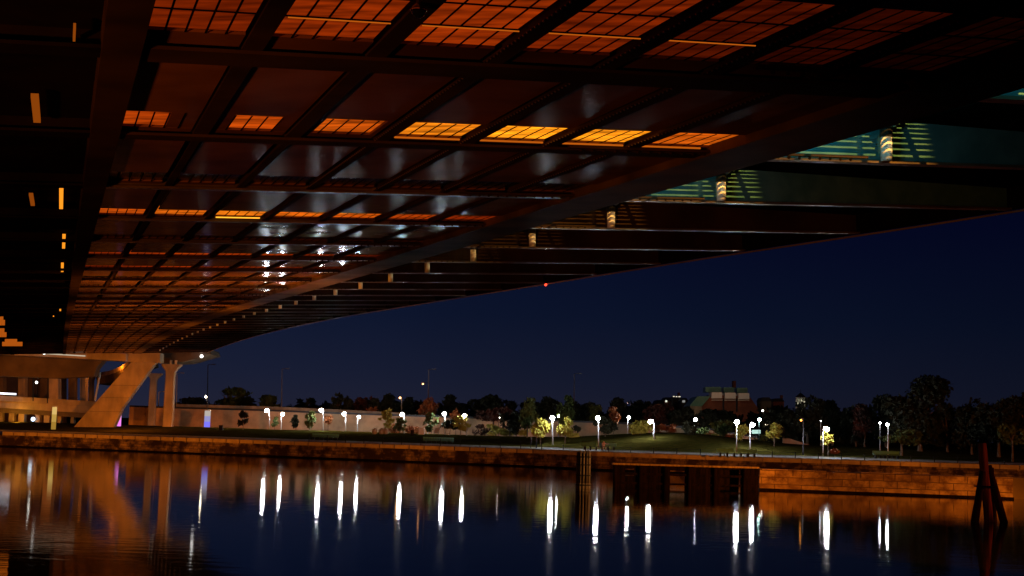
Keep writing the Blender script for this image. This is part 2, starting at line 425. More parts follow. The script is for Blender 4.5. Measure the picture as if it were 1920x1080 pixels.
# ---------------------------------------------------------------- railing on the quay
rail = thing('quay_railing', (3.7, 201.5, QTOP), 'thin black railing running along the top of the quay wall', 'railing')
def along(x0, x1, step):
    X = x0
    while X <= x1: yield X; X += step
tops = []
for X in along(-30, 66, 2.9):
    Y = quay_y(X)+0.55; hgt = 1.05 if X < 7 else 0.75
    mb = MB(); mb.box((X-0.05, Y-0.05, QTOP-0.02), (X+0.05, Y+0.05, QTOP+hgt)); mb.box((X-0.07, Y-0.07, QTOP+hgt), (X+0.07, Y+0.07, QTOP+hgt+0.06))
    mb.build('post', M['iron'], rail); tops.append((X, Y, QTOP+hgt-0.04))
for dz, r in ((0, 0.03), (-0.42, 0.022)):
    mb = MB()
    mb.tube([(x, y, z+dz) for x, y, z in tops], r, 6); mb.build('rail', M['iron'], rail)

# ---------------------------------------------------------------- BRIDGE
Vp1 = ray(112, 679).normalized()
v2 = ray(9348, 570); D2 = (v2 - Vp1*v2.dot(Vp1)).normalized(); D1 = Vp1; DN = D2.cross(D1)
KS = 7.88
PB = CAM + ray(1648, 305)*(4.04*7.5/FPX)
def drop(v): return -1.2e-4*max(0, v-90)**2
def L(u, v, w): return PB + D2*u + D1*v + DN*(w+drop(v))
def onplane(px, py, w=0.0):
    r = ray(px, py); o = PB+DN*w; t = (o-CAM).dot(DN)/r.dot(DN); p = CAM+r*t-o
    return p.dot(D2), p.dot(D1)
def edge_u(v): 
    return 9.3 if v < 10 else 9.3-0.5*sm((v-10)/20)
K0, K1 = -4, 30
def bv(k): return k*KS+(0.75 if k == -1 else 0.0)   # the nearest beam in view sits a little farther on
VEND = K1*KS+1.5
bridge = thing('bridge', PB, 'huge steel road bridge overhead with gridded underside and glowing orange panels', 'bridge')
LEFT, GIRD0, GIRD1 = -15.87, -4.2, -2.65
vs_all = [K0*KS + i*KS/2 for i in range(0, 2*(K1-K0)+1)]
def lbox(mb, u0, u1, v0, v1, w0, w1):
    mb.hexa([L(u0, v0, w0), L(u1, v0, w0), L(u1, v1, w0), L(u0, v1, w0), L(u0, v0, w1), L(u1, v0, w1), L(u1, v1, w1), L(u0, v1, w1)])
def long_box(mb, u0, u1, w0, w1, v0=K0*KS, v1=VEND, step=KS):
    n = max(1, int(round((v1-v0)/step)))
    for i in range(n):
        lbox(mb, u0, u1, v0+(v1-v0)*i/n, v0+(v1-v0)*(i+1)/n, w0, w1)
SW = 0.12     # soffit height above the flange level
# floor beams
for k in range(K0, K1+1):
    v = bv(k); mb = MB(); hw = 0.42 if k < 0 else (0.28 if k < 1 else 0.17)
    lbox(mb, LEFT+0.25, GIRD0, v-hw, v+hw, 0.0, 0.05)           # bottom flange
    lbox(mb, LEFT+0.25, GIRD0, v-0.03, v+0.03, 0.052, 0.9)          # web
    mb.build('floor_beam', M['steel'] if k < 1 else M['steel_sheen'], bridge)
    mb = MB()
    lbox(mb, -44, LEFT-0.25, v-0.30, v+0.30, 0.0, 0.05)
    lbox(mb, -44, LEFT-0.25, v-0.03, v+0.03, 0.052, 1.1)
    mb.build('rear_floor_beam', M['steel_black'], bridge)  # shade of the rear beams put into a near-black steel
    eu = edge_u(v); mb = MB()
    lbox(mb, GIRD1, eu-0.15, v-0.17, v+0.17, -0.03, 0.03)
    mb.build('arm_flange', M['steel_sheen'], bridge)
    # web of the cantilever arm, a taper towards the edge
    mb = MB()
    p = [L(GIRD1, v-0.02, 0.032), L(eu-0.2, v-0.02, 0.032), L(eu-0.2, v-0.02, 0.6), L(GIRD1, v-0.02, 1.02)]
    q = [a+D1*0.04 for a in p]
    mb.hexa([p[0], p[1], q[1], q[0], p[3], p[2], q[2], q[3]])
    mb.build('cantilever_web', M['teal'] if k < 2 else M['steel'], bridge)  # farther webs take dark steel to look unlit
# stringers
BAY = (GIRD0-LEFT)/7
for i in range(1, 7):
    u = LEFT+BAY*i; mb = MB()
    long_box(mb, u-0.14, u+0.14, 0.055, 0.09, K0*KS, 0, KS); long_box(mb, u-0.08, u+0.08, 0.055, 0.09, 0.02, VEND); long_box(mb, u-0.02, u+0.02, 0.092, 0.8)
    mb.build('stringer', M['steel'], bridge)
mb = MB(); long_box(mb, LEFT-0.25, LEFT+0.25, -0.06, 1.2); mb.build('inner_girder', M['steel'], bridge)
mb = MB(); long_box(mb, GIRD0, GIRD1, -0.05, 0.0); long_box(mb, GIRD0, GIRD0+0.06, 0.002, 1.0); long_box(mb, GIRD1-0.06, GIRD1, 0.002, 1.0)
M['girder'] = nmat('edge_girder_paint', (0.05, 0.032, 0.018), (0.13, 0.085, 0.05), 0.5, 0.42, 0.0, 7, rvar=0.12, spec=0.02)
M['girder'].node_tree.nodes['Principled BSDF'].inputs['IOR'].default_value = 1.04
mb.build('edge_girder', M['girder'], bridge)
# far-side girders of the other carriageway, dim
for u in (-24.5, -33.5):
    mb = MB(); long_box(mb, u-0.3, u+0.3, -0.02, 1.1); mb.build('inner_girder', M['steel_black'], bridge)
# deck slab above everything, and the roadway edge fascia
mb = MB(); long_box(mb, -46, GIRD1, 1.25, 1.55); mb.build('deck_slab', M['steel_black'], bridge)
mb = MB(); 
n = K1-K0
for i in range(n):
    v0 = (K0+i)*KS; v1 = v0+KS
    mb.hexa([L(1.2, v0, 1.02), L(edge_u(v0), v0, 0.62), L(edge_u(v1), v1, 0.62), L(1.2, v1, 1.02), L(1.2, v0, 1.3), L(edge_u(v0), v0, 1.0), L(edge_u(v1), v1, 1.0), L(1.2, v1, 1.3)])
mb.build('cantilever_deck', M['steel_black'], bridge)
mb = MB()
for i in range(2*n):
    v0 = K0*KS+i*KS/2; v1 = v0+KS/2
    a, b = edge_u(v0), edge_u(v1)
    mb.hexa([L(a-0.14, v0, -0.02), L(a+0.06, v0, -0.02), L(b+0.06, v1, -0.02), L(b-0.14, v1, -0.02), L(a-0.14, v0, 1.6), L(a+0.06, v0, 1.6), L(b+0.06, v1, 1.6), L(b-0.14, v1, 1.6)])
M['fascia'] = nmat('fascia_concrete', (0.30, 0.26, 0.22), (0.40, 0.35, 0.30), 0.4, 0.35)
mb.build('edge_fascia', M['steel_black'], bridge)  # shade between the beams put into a near-black fascia
mb = MB(); mb.tube([L(edge_u(K0*KS+i*KS/2)+0.02, K0*KS+i*KS/2, -0.07) for i in range(2*n+1)], 0.035, 6)
mb.build('edge_rim', M['fascia'], bridge)
# slats over the gap beside the edge girder (what casts the stripes)
for k in range(-1, 9):
    mb = MB(); v = k*KS
    for j in range(14):
        vv = v-0.10-j*0.125; lbox(mb, GIRD1+0.02, 1.18, vv-0.034, vv+0.034, 1.03, 1.05)
    for uu in (-1.6, -0.5, 0.5): lbox(mb, uu-0.05, uu+0.05, v-1.75, v-0.05, 1.052, 1.10)
    lbox(mb, -2.0, -1.6, v-1.0, v-0.5, 1.102, 1.12)
    mb.build('slatted_grille', M['steel_black'], bridge)
    mb = MB(); lbox(mb, GIRD1+0.01, 1.19, v-KS+0.1, v-1.8, 1.03, 1.2); mb.build('gap_cover', M['steel_black'], bridge)

# soffit bays with seams, and a grating panel in the far half of each
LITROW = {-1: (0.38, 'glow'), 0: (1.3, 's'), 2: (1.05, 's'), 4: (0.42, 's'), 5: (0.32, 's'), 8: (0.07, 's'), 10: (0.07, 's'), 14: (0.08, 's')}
PANEL = {}
def PR(k, v1):
    if k == -1: return v1-4.3, v1-0.95
    return v1-0.42-(1.6 if k < 3 else 1.3), v1-0.42
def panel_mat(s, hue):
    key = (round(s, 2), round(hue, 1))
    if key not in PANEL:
        m = emit('panel_glow', (1.0, 0.075+0.22*hue*hue, 0.002+0.006*hue), 1.0)
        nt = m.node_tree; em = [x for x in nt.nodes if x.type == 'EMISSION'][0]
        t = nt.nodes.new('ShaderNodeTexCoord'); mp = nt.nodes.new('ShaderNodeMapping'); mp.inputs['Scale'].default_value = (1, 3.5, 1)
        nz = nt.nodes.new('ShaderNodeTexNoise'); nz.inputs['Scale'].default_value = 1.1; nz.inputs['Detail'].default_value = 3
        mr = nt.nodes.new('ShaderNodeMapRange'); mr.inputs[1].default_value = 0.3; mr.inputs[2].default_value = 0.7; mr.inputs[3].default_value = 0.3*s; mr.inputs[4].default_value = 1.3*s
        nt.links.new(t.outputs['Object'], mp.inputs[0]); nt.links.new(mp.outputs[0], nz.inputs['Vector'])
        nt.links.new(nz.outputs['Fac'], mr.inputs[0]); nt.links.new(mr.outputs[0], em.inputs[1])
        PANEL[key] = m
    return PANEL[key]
M['dull_panel'] = nmat('dull_green_panel', (0.012, 0.035, 0.020), (0.025, 0.055, 0.035), 1.0, 0.2, spec=0.2)
U0b = LEFT+0.25
for i in range(7):
    ua = LEFT+BAY*i+(0.25 if i == 0 else 0.16); ub = LEFT+BAY*(i+1)-(0.0 if i == 6 else 0.16)
    mb = MB(); mg = MB()
    for k in range(K0+1, K1+1):
        v1 = bv(k)-0.05; v0 = bv(k-1)+0.05; vc, ve = PR(k, v1)
        far = k > 16
        if far: lbox(mb, ua, ub, v0, v1, SW, SW+0.04)
        else:
            lbox(mb, ua, ub, v0, vc, SW, SW+0.04); lbox(mb, ua, ub, ve, v1, SW, SW+0.04)
        for j in range(1, 5):
            uu = ua+(ub-ua)*j/5
            lbox(mg, uu-0.014, uu+0.014, vc, ve if not far else vc+0.05, SW-0.010, SW-0.003)
            if not far and k < 5:
                for q in range(1, 3): pass
        if k in (-1,):
            nb = 3
            for q in range(1, nb):
                vv = vc+(ve-vc)*q/nb; lbox(mg, ua, ub, vv-0.010, vv+0.010, SW-0.002+0.004, SW+0.02)
    mb.build('soffit', M['soffit'], bridge)
    mg.build('grating_bars', M['steel_black'], bridge)
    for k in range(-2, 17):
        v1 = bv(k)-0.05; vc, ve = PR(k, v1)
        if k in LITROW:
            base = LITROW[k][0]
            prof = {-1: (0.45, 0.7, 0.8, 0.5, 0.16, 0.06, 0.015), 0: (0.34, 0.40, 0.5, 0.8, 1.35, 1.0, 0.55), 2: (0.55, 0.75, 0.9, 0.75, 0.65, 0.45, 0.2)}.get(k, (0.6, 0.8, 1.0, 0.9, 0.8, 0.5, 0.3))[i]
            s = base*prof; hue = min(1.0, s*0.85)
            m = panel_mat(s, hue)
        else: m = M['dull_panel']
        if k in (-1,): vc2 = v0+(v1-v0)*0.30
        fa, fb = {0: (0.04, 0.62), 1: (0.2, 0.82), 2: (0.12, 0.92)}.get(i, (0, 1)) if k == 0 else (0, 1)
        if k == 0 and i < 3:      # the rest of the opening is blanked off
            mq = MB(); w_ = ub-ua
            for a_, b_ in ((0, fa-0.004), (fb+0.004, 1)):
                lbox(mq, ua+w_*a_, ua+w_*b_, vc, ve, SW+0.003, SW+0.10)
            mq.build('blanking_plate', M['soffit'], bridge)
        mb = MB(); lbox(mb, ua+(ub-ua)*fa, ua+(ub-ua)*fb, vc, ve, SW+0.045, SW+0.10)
        mb.build('grating_panel', m, bridge)  # lit rows glow in place of lamplight falling through the gratings
tube = emit('edge_glow', (1.0, 0.42, 0.03), 1.6); tube_dim = emit('edge_glow_dim', (1.0, 0.20, 0.01), 0.5)  # glowing rods draw the bright line along the panel edges
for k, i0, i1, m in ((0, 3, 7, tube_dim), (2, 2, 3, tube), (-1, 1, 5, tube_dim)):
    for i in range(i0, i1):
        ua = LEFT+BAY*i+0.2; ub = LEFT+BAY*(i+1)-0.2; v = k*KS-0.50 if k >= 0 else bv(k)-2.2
        mb = MB(); mb.tube([L(ua, v, SW-0.03), L(ub, v, SW-0.03)], 0.018 if k >= 0 else 0.008, 6); mb.build('edge_glow_rod', m, bridge)
# bolt rows along the near stringers
bolt = mat('bolt_steel', (0.35, 0.28, 0.2), 0.35, 0.8)
for i in range(3, 7):
    u = LEFT+BAY*i; mb = MB(); v_ = -2.6*KS
    while v_ < 0.9*KS: mb.sphere(L(u-0.13, v_, 0.048), 0.016, 6, 4); v_ += 0.16
    mb.build('bolt_row', bolt, bridge)
# underside of the other carriageway, its shade put into near-black steel
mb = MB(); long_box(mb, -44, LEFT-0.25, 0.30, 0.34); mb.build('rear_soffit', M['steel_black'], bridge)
# narrow lit slots between the carriageways
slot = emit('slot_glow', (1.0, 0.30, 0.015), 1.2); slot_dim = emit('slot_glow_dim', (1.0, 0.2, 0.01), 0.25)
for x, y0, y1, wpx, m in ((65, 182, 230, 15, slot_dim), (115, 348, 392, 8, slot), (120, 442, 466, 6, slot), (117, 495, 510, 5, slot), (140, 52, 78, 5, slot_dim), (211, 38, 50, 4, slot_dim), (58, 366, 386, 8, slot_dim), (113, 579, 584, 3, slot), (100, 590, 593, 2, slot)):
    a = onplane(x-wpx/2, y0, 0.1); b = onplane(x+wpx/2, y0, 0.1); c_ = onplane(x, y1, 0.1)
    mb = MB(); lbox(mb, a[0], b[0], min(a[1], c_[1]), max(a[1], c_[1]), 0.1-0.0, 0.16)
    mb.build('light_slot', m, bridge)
# struts with bracket and collar
collar = mat('collar_black', (0.01, 0.01, 0.01), 0.4)
for k in range(-1, K1):
    v = k*KS-0.30
    if k > 22: n_ = 6
    else: n_ = 12
    mb = MB(); mb.tube([L(0, v, 0.0), L(0, v, 0.50)], 0.125, n_); s_ = mb.build('strut', M['strut'], bridge, True)
    mb = MB(); mb.tube([L(0, v, 0.50), L(0, v, 0.72)], 0.14, n_); mb.build('collar', collar, s_)
    mb = MB(); mb.tube([L(0, v, 0.72), L(0, v, 0.78), L(0, v, 0.90), L(0, v, 1.0)], [0.20, 0.27, 0.28, 0.24], n_)
    lbox(mb, -0.36, 0.36, v-0.05, v+0.24, 0.9, 1.02)
    mb.build('bracket', M['strut'], s_)
# saw-edged splice plates by each strut
for k in range(-1, 12):
    v = k*KS; mb = MB()
    lbox(mb, -7.2 if k < 4 else -5.5, -0.6, v-0.55, v-0.43, 0.0, 0.05)
    for j in range(26): 
        uu = -6.9+j*0.24; mb.sphere(L(uu, v-0.36, -0.01), 0.035, 6, 4)
    mb.build('splice_plate', M['steel'], bridge)
# navigation light
p = onplane(1042, 530); mb = MB(); mb.sphere(L(8.75, p[1], -0.12), 0.07, 8, 5); mb.build('navigation_light', emit('red_lamp', (1, 0.05, 0.02), 4), bridge)
# dome fixture hanging high up near the top of the view
pu = onplane(785, 12); c_ = L(pu[0], pu[1], -0.05)
dm = thing('dome_fixture', c_, 'small black dome fixture with shiny rim under the deck, top of view', 'fixture')
mb = MB(); mb.sphere(c_, 0.085, 16, 10); mb.build('dome', mat('dome_glass', (0.01, 0.01, 0.01), 0.05), dm, True)
mb = MB(); ring = [c_+Vector((math.cos(a)*0.09, math.sin(a)*0.09, 0.0)) for a in [2*math.pi*k/24 for k in range(25)]]; mb.tube(ring, 0.011, 6); mb.build('rim', mat('rim_chrome', (0.6, 0.55, 0.5), 0.15, 1.0), dm, True)
mb = MB(); mb.tube([c_, c_+Vector((0, 0, 0.5))], 0.03, 8); mb.build('stem', M['iron'], dm)

# lights above the grille, plus added teal and strut fill lights
for k in range(-1, 5):
    v = k*KS; b = (2.2, 1.2, 1.0, 0.6, 0.3, 0.2)[k+1]; tb = (1.6, 1.7, 1.0, 0.2, 0.1, 0.05)[k+1]
    light('SPOT', 'sodium_lamp', L(-0.6, v-4.0, 3.6), L(-1.4, v, 0.4), (1.0, 0.46, 0.07), 3800*b, 0.015, 60, 0.2)
    light('POINT', 'teal_fill', L(-1.9, v-1.9, 0.45), None, (0.10, 0.75, 0.85), 42.0*tb, 0.25)
for k in range(0, 22):
    light('SPOT', 'strut_fill', L(0.8, k*KS-1.3, 0.25), L(0, k*KS-0.3, 0.35), (1.0, 0.62, 0.24), 34 if k < 4 else 18, 0.04, 24, 0.5)

# ---------------------------------------------------------------- far pier and approaches
C1 = M['concrete']
pier = thing('inclined_pier', on_ground(180, 258), 'massive inclined concrete pier leg carrying the far end of the bridge', 'bridge pier')
mb = MB(); pix_slab(mb, [(138, 801), (213, 801), (228, 766), (258, 725), (288, 684), (295, 678), (247, 678)], 258, 1.8); mb.build('leg', C1, pier)
mb = MB(); pix_slab(mb, [(236, 678), (300, 680), (300, 662), (236, 657)], 256.5, 3); mb.build('pier_head', C1, pier)
mb = MB(); pix_slab(mb, [(-80, 660), (236, 677), (236, 663), (-80, 645)], 255, 4); cb_ = mb.build('crossbeam', C1, pier)
M['joint'] = mat('joint_dark', (0.05, 0.04, 0.03), 0.9)  # dark line colour of the form joints
mb = MB()
for y in (722, 745, 771): 
    x0 = 247-(y-678)*0.89; x1 = 300-(y-678)*0.66
    pix_slab(mb, [(x0+3, y), (x1-4, y+1), (x1-4, y+1.5), (x0+3, y+0.5)], 257.97, 0.05)
mb.build('form_joints', M['joint'], pier)

def flared_column(px_l, px_r, y_top, cap_l, cap_r, y_neck, y_base, D, label, lean=3.2, mt=None):
    b = on_ground((px_l+px_r)/2-lean, D)
    t = thing('flared_column', b, label, 'bridge column', 'flared concrete columns beyond the quay')
    w = (px_r-px_l)*mpp(D)*0.84; cw = (cap_r-cap_l)*mpp(D); dz = 1
    top = at((cap_l+cap_r)/2, y_top, D); neck = at((px_l+px_r)/2, y_neck, D)
    mb = MB(); ly = w*0.32
    def ring(c, hw, hy, ch=0.25):
        return [c+Vector(q) for q in ((-hw, -hy*ch, 0), (-hw*0.8, -hy, 0), (hw*0.8, -hy, 0), (hw, -hy*ch, 0), (hw, hy*ch, 0), (hw*0.8, hy, 0), (-hw*0.8, hy, 0), (-hw, hy*ch, 0))]
    bb = Vector((neck.x, D, b.z-0.5))
    lv = [ring(bb, w*0.56, ly*1.1), ring(neck, w*0.5, ly), ring(neck.lerp(top, 0.35), w*0.56, ly), ring(neck.lerp(top, 0.75), cw*0.44, ly), ring(top-Vector((0, 0, 0.3)), cw*0.5, ly), ring(top, cw*0.5, ly)]
    vs = [v for r in lv for v in r]; fs = [tuple(range(8))[::-1], tuple(range(40, 48))]
    for i in range(5):
        for k in range(8): fs.append((i*8+k, i*8+(k+1) % 8, (i+1)*8+(k+1) % 8, (i+1)*8+k))
    mb.add(vs, fs); mb.build('shaft', mt or C1, t)
    return t, top, ly
t, top, ly = flared_column(309, 331, 683, 303, 342, 703, 803, 262, 'tall flared concrete column right of the inclined pier leg')
mb = MB()
for dx in (-0.3, 0.6): mb.box((top.x+dx, top.y-0.5, top.z+0.003), (top.x+dx+0.35, top.y, top.z+0.75))
mb.build('bearing', M['strut'], t)
flared_column(280, 296, 700, 276, 306, 716, 765, 292, 'shorter flared concrete column behind the inclined pier leg')

def beam_thing(name, pts, D, th, mt, label, cat, group=None, part=None):
    mb = MB(); pix_slab(mb, pts, D, th); c0 = at(*pts[0], D)
    o = mb.build(name, mt, base=c0); tag(o, label, cat, group); return o
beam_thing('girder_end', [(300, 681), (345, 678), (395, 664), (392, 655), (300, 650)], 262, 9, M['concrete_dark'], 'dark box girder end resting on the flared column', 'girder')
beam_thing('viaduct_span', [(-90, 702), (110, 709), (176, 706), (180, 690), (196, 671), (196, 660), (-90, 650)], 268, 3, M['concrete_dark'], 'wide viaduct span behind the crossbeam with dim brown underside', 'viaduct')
# lower viaduct with parapet
lv = thing('lower_viaduct', on_ground(80, 275), 'low concrete viaduct with plain parapet passing behind the inclined leg', 'viaduct')
mb = MB(); pix_slab(mb, [(-90, 759), (200, 777), (200, 764), (-90, 746)], 275, 8); mb.build('girder', C1, lv)
mb = MB(); pix_slab(mb, [(-90, 745.8), (200, 763.8), (200, 754), (-90, 736)], 274.6, 0.4); mb.build('parapet', C1, lv)
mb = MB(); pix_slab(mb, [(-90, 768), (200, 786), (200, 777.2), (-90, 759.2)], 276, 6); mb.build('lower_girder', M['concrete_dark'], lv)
for x0, x1, m in ((0.5, 5, 1), (18, 28, 2), (36, 47, 2), (68, 76, 1), (84, 94, 0), (109, 116, 1), (134, 140, 1)):
    mb = MB(); a = at(x0, 782, 278); b = at(x1, 782, 278)
    mb.box((a.x, 277.5, 3.0), (b.x, 279, 7.2)); mb.build('column', C1, lv)
# columns under the higher viaduct
for i, (x0, x1, y0, y1, D, lab) in enumerate(((92, 109, 690, 756, 279, 'broad square column under the wide viaduct span, nearest of its row'), (150, 160, 700, 760, 300, 'slim square column under the viaduct close to the inclined leg'),
        (128, 140, 700, 760, 306, 'shaded square column between the broad column and the slim one'), (60, 70, 700, 755, 310, 'square column just left of the broad column'),
        (34, 46, 698, 752, 305, 'square column with flared head at the far left'), (0, 6, 696, 745, 300, 'square column at the left edge of the view'), (166, 172, 704, 760, 318, 'thin distant column right beside the inclined leg'))):
    mb = MB(); pix_slab(mb, [(x0, y1+10), (x1, y1+10), (x1, y0+10), (x1+4, y0), (x0-4, y0), (x0, y0+10)], D, 2.0)
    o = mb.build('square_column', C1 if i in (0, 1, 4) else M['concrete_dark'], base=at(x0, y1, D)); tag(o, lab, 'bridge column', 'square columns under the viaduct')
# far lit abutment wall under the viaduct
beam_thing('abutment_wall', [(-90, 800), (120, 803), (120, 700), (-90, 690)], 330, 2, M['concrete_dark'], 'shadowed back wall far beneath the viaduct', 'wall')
# curving ramp with bright parapet
rp = thing('curved_ramp', at(215, 720, 300), 'curved ramp with sunlit-orange parapet rising behind the inclined leg', 'ramp')
rp['label'] = 'curved ramp with bright orange parapet rising behind the inclined leg'
crv = [(180, 703, 322), (190, 702, 318), (203, 700, 314), (216, 696, 309), (228, 690, 304), (238, 683, 299), (250, 677, 294), (262, 672, 290), (275, 668, 287)]
mb = MB(); md = MB(); mw = MB()
for (x0, y0, d0), (x1, y1, d1) in zip(crv, crv[1:]):
    A0 = at(x0, y0+3, d0); A1 = at(x1, y1+3, d1); B0 = at(x0, y0-4.5, d0); B1 = at(x1, y1-4.5, d1); T = Vector((0, 0.5, 0))
    mb.hexa([A0, A1, A1+T, A0+T, B0, B1, B1+T, B0+T])
    C0 = at(x0, y0+17, d0)+Vector((0, 1.0, 0)); Cc1 = at(x1, y1+17, d1)+Vector((0, 1.0, 0)); W = Vector((0, 9, 0)); e_ = Vector((0, 0, -0.004))
    md.hexa([C0, Cc1, Cc1+W, C0+W, A0+e_, A1+e_, A1+W+e_, A0+W+e_])
mb.build('parapet', C1, rp); md.build('ramp_girder', M['concrete_dark'], rp)
# thin pipe and sign-like details under the viaduct
for x, y0, y1, D, m, lab, cat in ((63, 708, 752, 273.5, 'iron', 'dark lamp post standing at the lower viaduct parapet, left', 'post'), (90, 708, 756, 273.5, 'iron', 'dark lamp post standing at the lower viaduct parapet, beside the broad column', 'post')):
    mb = MB(); mb.tube([at(x-1, y1, D), at(x, y0, D)], 0.10, 6); mb.tube([at(x, y0, D), at(x+4, y0-1, D)], 0.07, 6)
    tag(mb.build('parapet_post', M[m], base=at(x, y1, D)), lab, cat, 'posts on the lower viaduct')
mb = MB(); mb.tube([at(188, 698, 290), at(178, 752, 290)], 0.22, 8); tag(mb.build('drain_pipe', M['strut'], base=at(178, 752, 290)), 'thin pale drain pipe down to the viaduct left of the inclined leg', 'pipe')
# lights under there
def lampball(px, py, D, r, color, s, name, label, cat='lamp', group=None):
    mb = MB(); mb.sphere(at(px, py, D), r, 8, 6); o = mb.build(name, emit(name, color, s), base=at(px, py, D)); tag(o, label, cat, group); return o
mb = MB(); mb.tube([at(22, 659.5, 254.6), at(160, 667.5, 254.6)], 0.10, 6); o = mb.build('strip_light', emit('strip_cool', (1.0, 0.85, 0.6), 0.55), base=at(83, 662, 254.6)); tag(o, 'thin white strip light under the edge of the crossbeam', 'strip light')
lampball(83, 661.5, 254.2, 0.32, (1, 0.97, 0.9), 4, 'beam_lamp', 'bright white lamp on the strip under the crossbeam')
lampball(378, 668, 261, 0.30, (1, 0.96, 0.9), 5, 'girder_lamp', 'bright white lamp under the right end of the box girder')
lampball(68.5, 717, 272, 0.26, (1, 0.95, 0.85), 5, 'parapet_lamp', 'small white lamp head above the lower viaduct parapet')
lampball(62, 786, 277, 0.42, (0.7, 0.85, 1.0), 3, 'underpass_lamp', 'small blue-white lamp in the gap under the lower viaduct')
mb = MB(); mb.tube([at(-30, 736, 273), at(30, 739, 273)], 0.16, 6); o = mb.build('strip_light', emit('strip_white', (0.85, 0.88, 1.0), 3.0), base=at(0, 738, 273)); tag(o, 'white strip light along the lower viaduct at the left edge', 'strip light')
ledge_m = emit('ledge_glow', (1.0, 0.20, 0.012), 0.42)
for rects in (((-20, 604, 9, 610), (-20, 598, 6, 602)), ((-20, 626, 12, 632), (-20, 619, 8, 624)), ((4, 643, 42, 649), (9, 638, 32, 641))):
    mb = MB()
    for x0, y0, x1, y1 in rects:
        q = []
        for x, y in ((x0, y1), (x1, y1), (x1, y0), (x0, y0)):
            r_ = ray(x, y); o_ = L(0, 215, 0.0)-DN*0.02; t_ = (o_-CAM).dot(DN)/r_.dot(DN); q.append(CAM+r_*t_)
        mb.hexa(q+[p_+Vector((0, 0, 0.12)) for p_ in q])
    mb.build('glow_patch', ledge_m, bridge)  # emissive plates stand in for lit parts seen through a gap

# light pylons on the bank
def pylon(px, y0, y1, w, D, cols, label):
    b = on_ground(px, D); t = thing('light_pylon', b, label, 'light pylon', 'glowing cylinder pylons on the bank')
    a = at(px, y0, D); r = w*mpp(D)/2; h = a.z-b.z; n = len(cols)
    for i, (c_, s_) in enumerate(cols):
        mb = MB(); z0 = b.z+h*i/n; z1 = b.z+h*(i+1)/n
        mb.tube([(b.x, b.y, z0+0.003*i), (b.x, b.y, z1)], r, 14); mb.build('shade', emit('pylon_glow', c_, s_), t, True)
    mb = MB(); mb.tube([(b.x, b.y, b.z+h+0.003), (b.x, b.y, b.z+h+0.18)], r*1.06, 14); mb.build('cap', M['pole'], t)
pylon(100, 763, 797, 8.5, 250, [((1.0, 0.55, 0.08), 0.35), ((1.0, 0.60, 0.12), 0.50), ((1.0, 0.65, 0.2), 0.70)], 'tall yellow glowing cylinder pylon left of the inclined pier leg')
pylon(222, 776, 801, 9, 262, [((1.0, 0.25, 0.9), 1.0), ((1.0, 0.35, 0.75), 0.9)], 'pink glowing pylon half hidden behind the foot of the inclined leg')
pylon(388, 770, 804, 11, 262, [((0.22, 0.20, 1.0), 0.95), ((0.5, 0.48, 0.95), 0.6), ((0.85, 0.75, 0.65), 0.55)], 'blue to white glowing cylinder pylon in front of the retaining wall')

# ---------------------------------------------------------------- retaining wall and road parapet
def wall_run(name, tops, base_z, t, mt, label, cat, coping=None, z_off=0.0):
    pts = [at(x, y, D) for x, y, D in tops]
    th = thing(name, (pts[0].x, pts[0].y, base_z), label, cat)
    mb = MB()
    for A, B in zip(pts, pts[1:]):
        mb.hexa([(A.x, A.y, base_z), (B.x, B.y, base_z), (B.x, B.y+t, base_z), (A.x, A.y+t, base_z), A, B, B+Vector((0, t, 0)), A+Vector((0, t, 0))])
    mb.build('wall_face', mt, th)
    if coping:
        mb = MB(); up = Vector((0, 0, 0.003)); e2 = Vector((0, 0, coping))
        for A, B in zip(pts, pts[1:]):
            a = A+up+Vector((0, -0.12, 0)); b = B+up+Vector((0, -0.12, 0)); T = Vector((0, t+0.24, 0))
            mb.hexa([a, b, b+T, a+T, a+e2, b+e2, b+T+e2, a+T+e2])
        mb.build('coping', M['pole_dark'], th)
    return th
wall_run('retaining_wall', [(243, 763, 296), (330, 766, 290), (500, 771, 282), (620, 776, 276), (855, 784, 266), (1000, 789, 259), (1160, 795, 252), (1330, 806, 246), (1420, 822, 240)], 2.8, 0.6, M['retain'],
         'long pale concrete retaining wall behind the lawn', 'retaining wall', 0.35)
wall_run('road_parapet', [(330, 757.5, 296), (500, 762, 288), (640, 768, 282), (760, 774, 276)], 6.0, 0.3, C1, 'brownish road parapet above the retaining wall at left', 'parapet')
# signs of the small path wall in the trees, right
beam_thing('ramp_wall', [(1468, 832), (1530, 846), (1530, 838), (1480, 822), (1468, 822)], 225, 0.5, C1, 'small sloping concrete wall under the trees right of the lamps', 'wall')

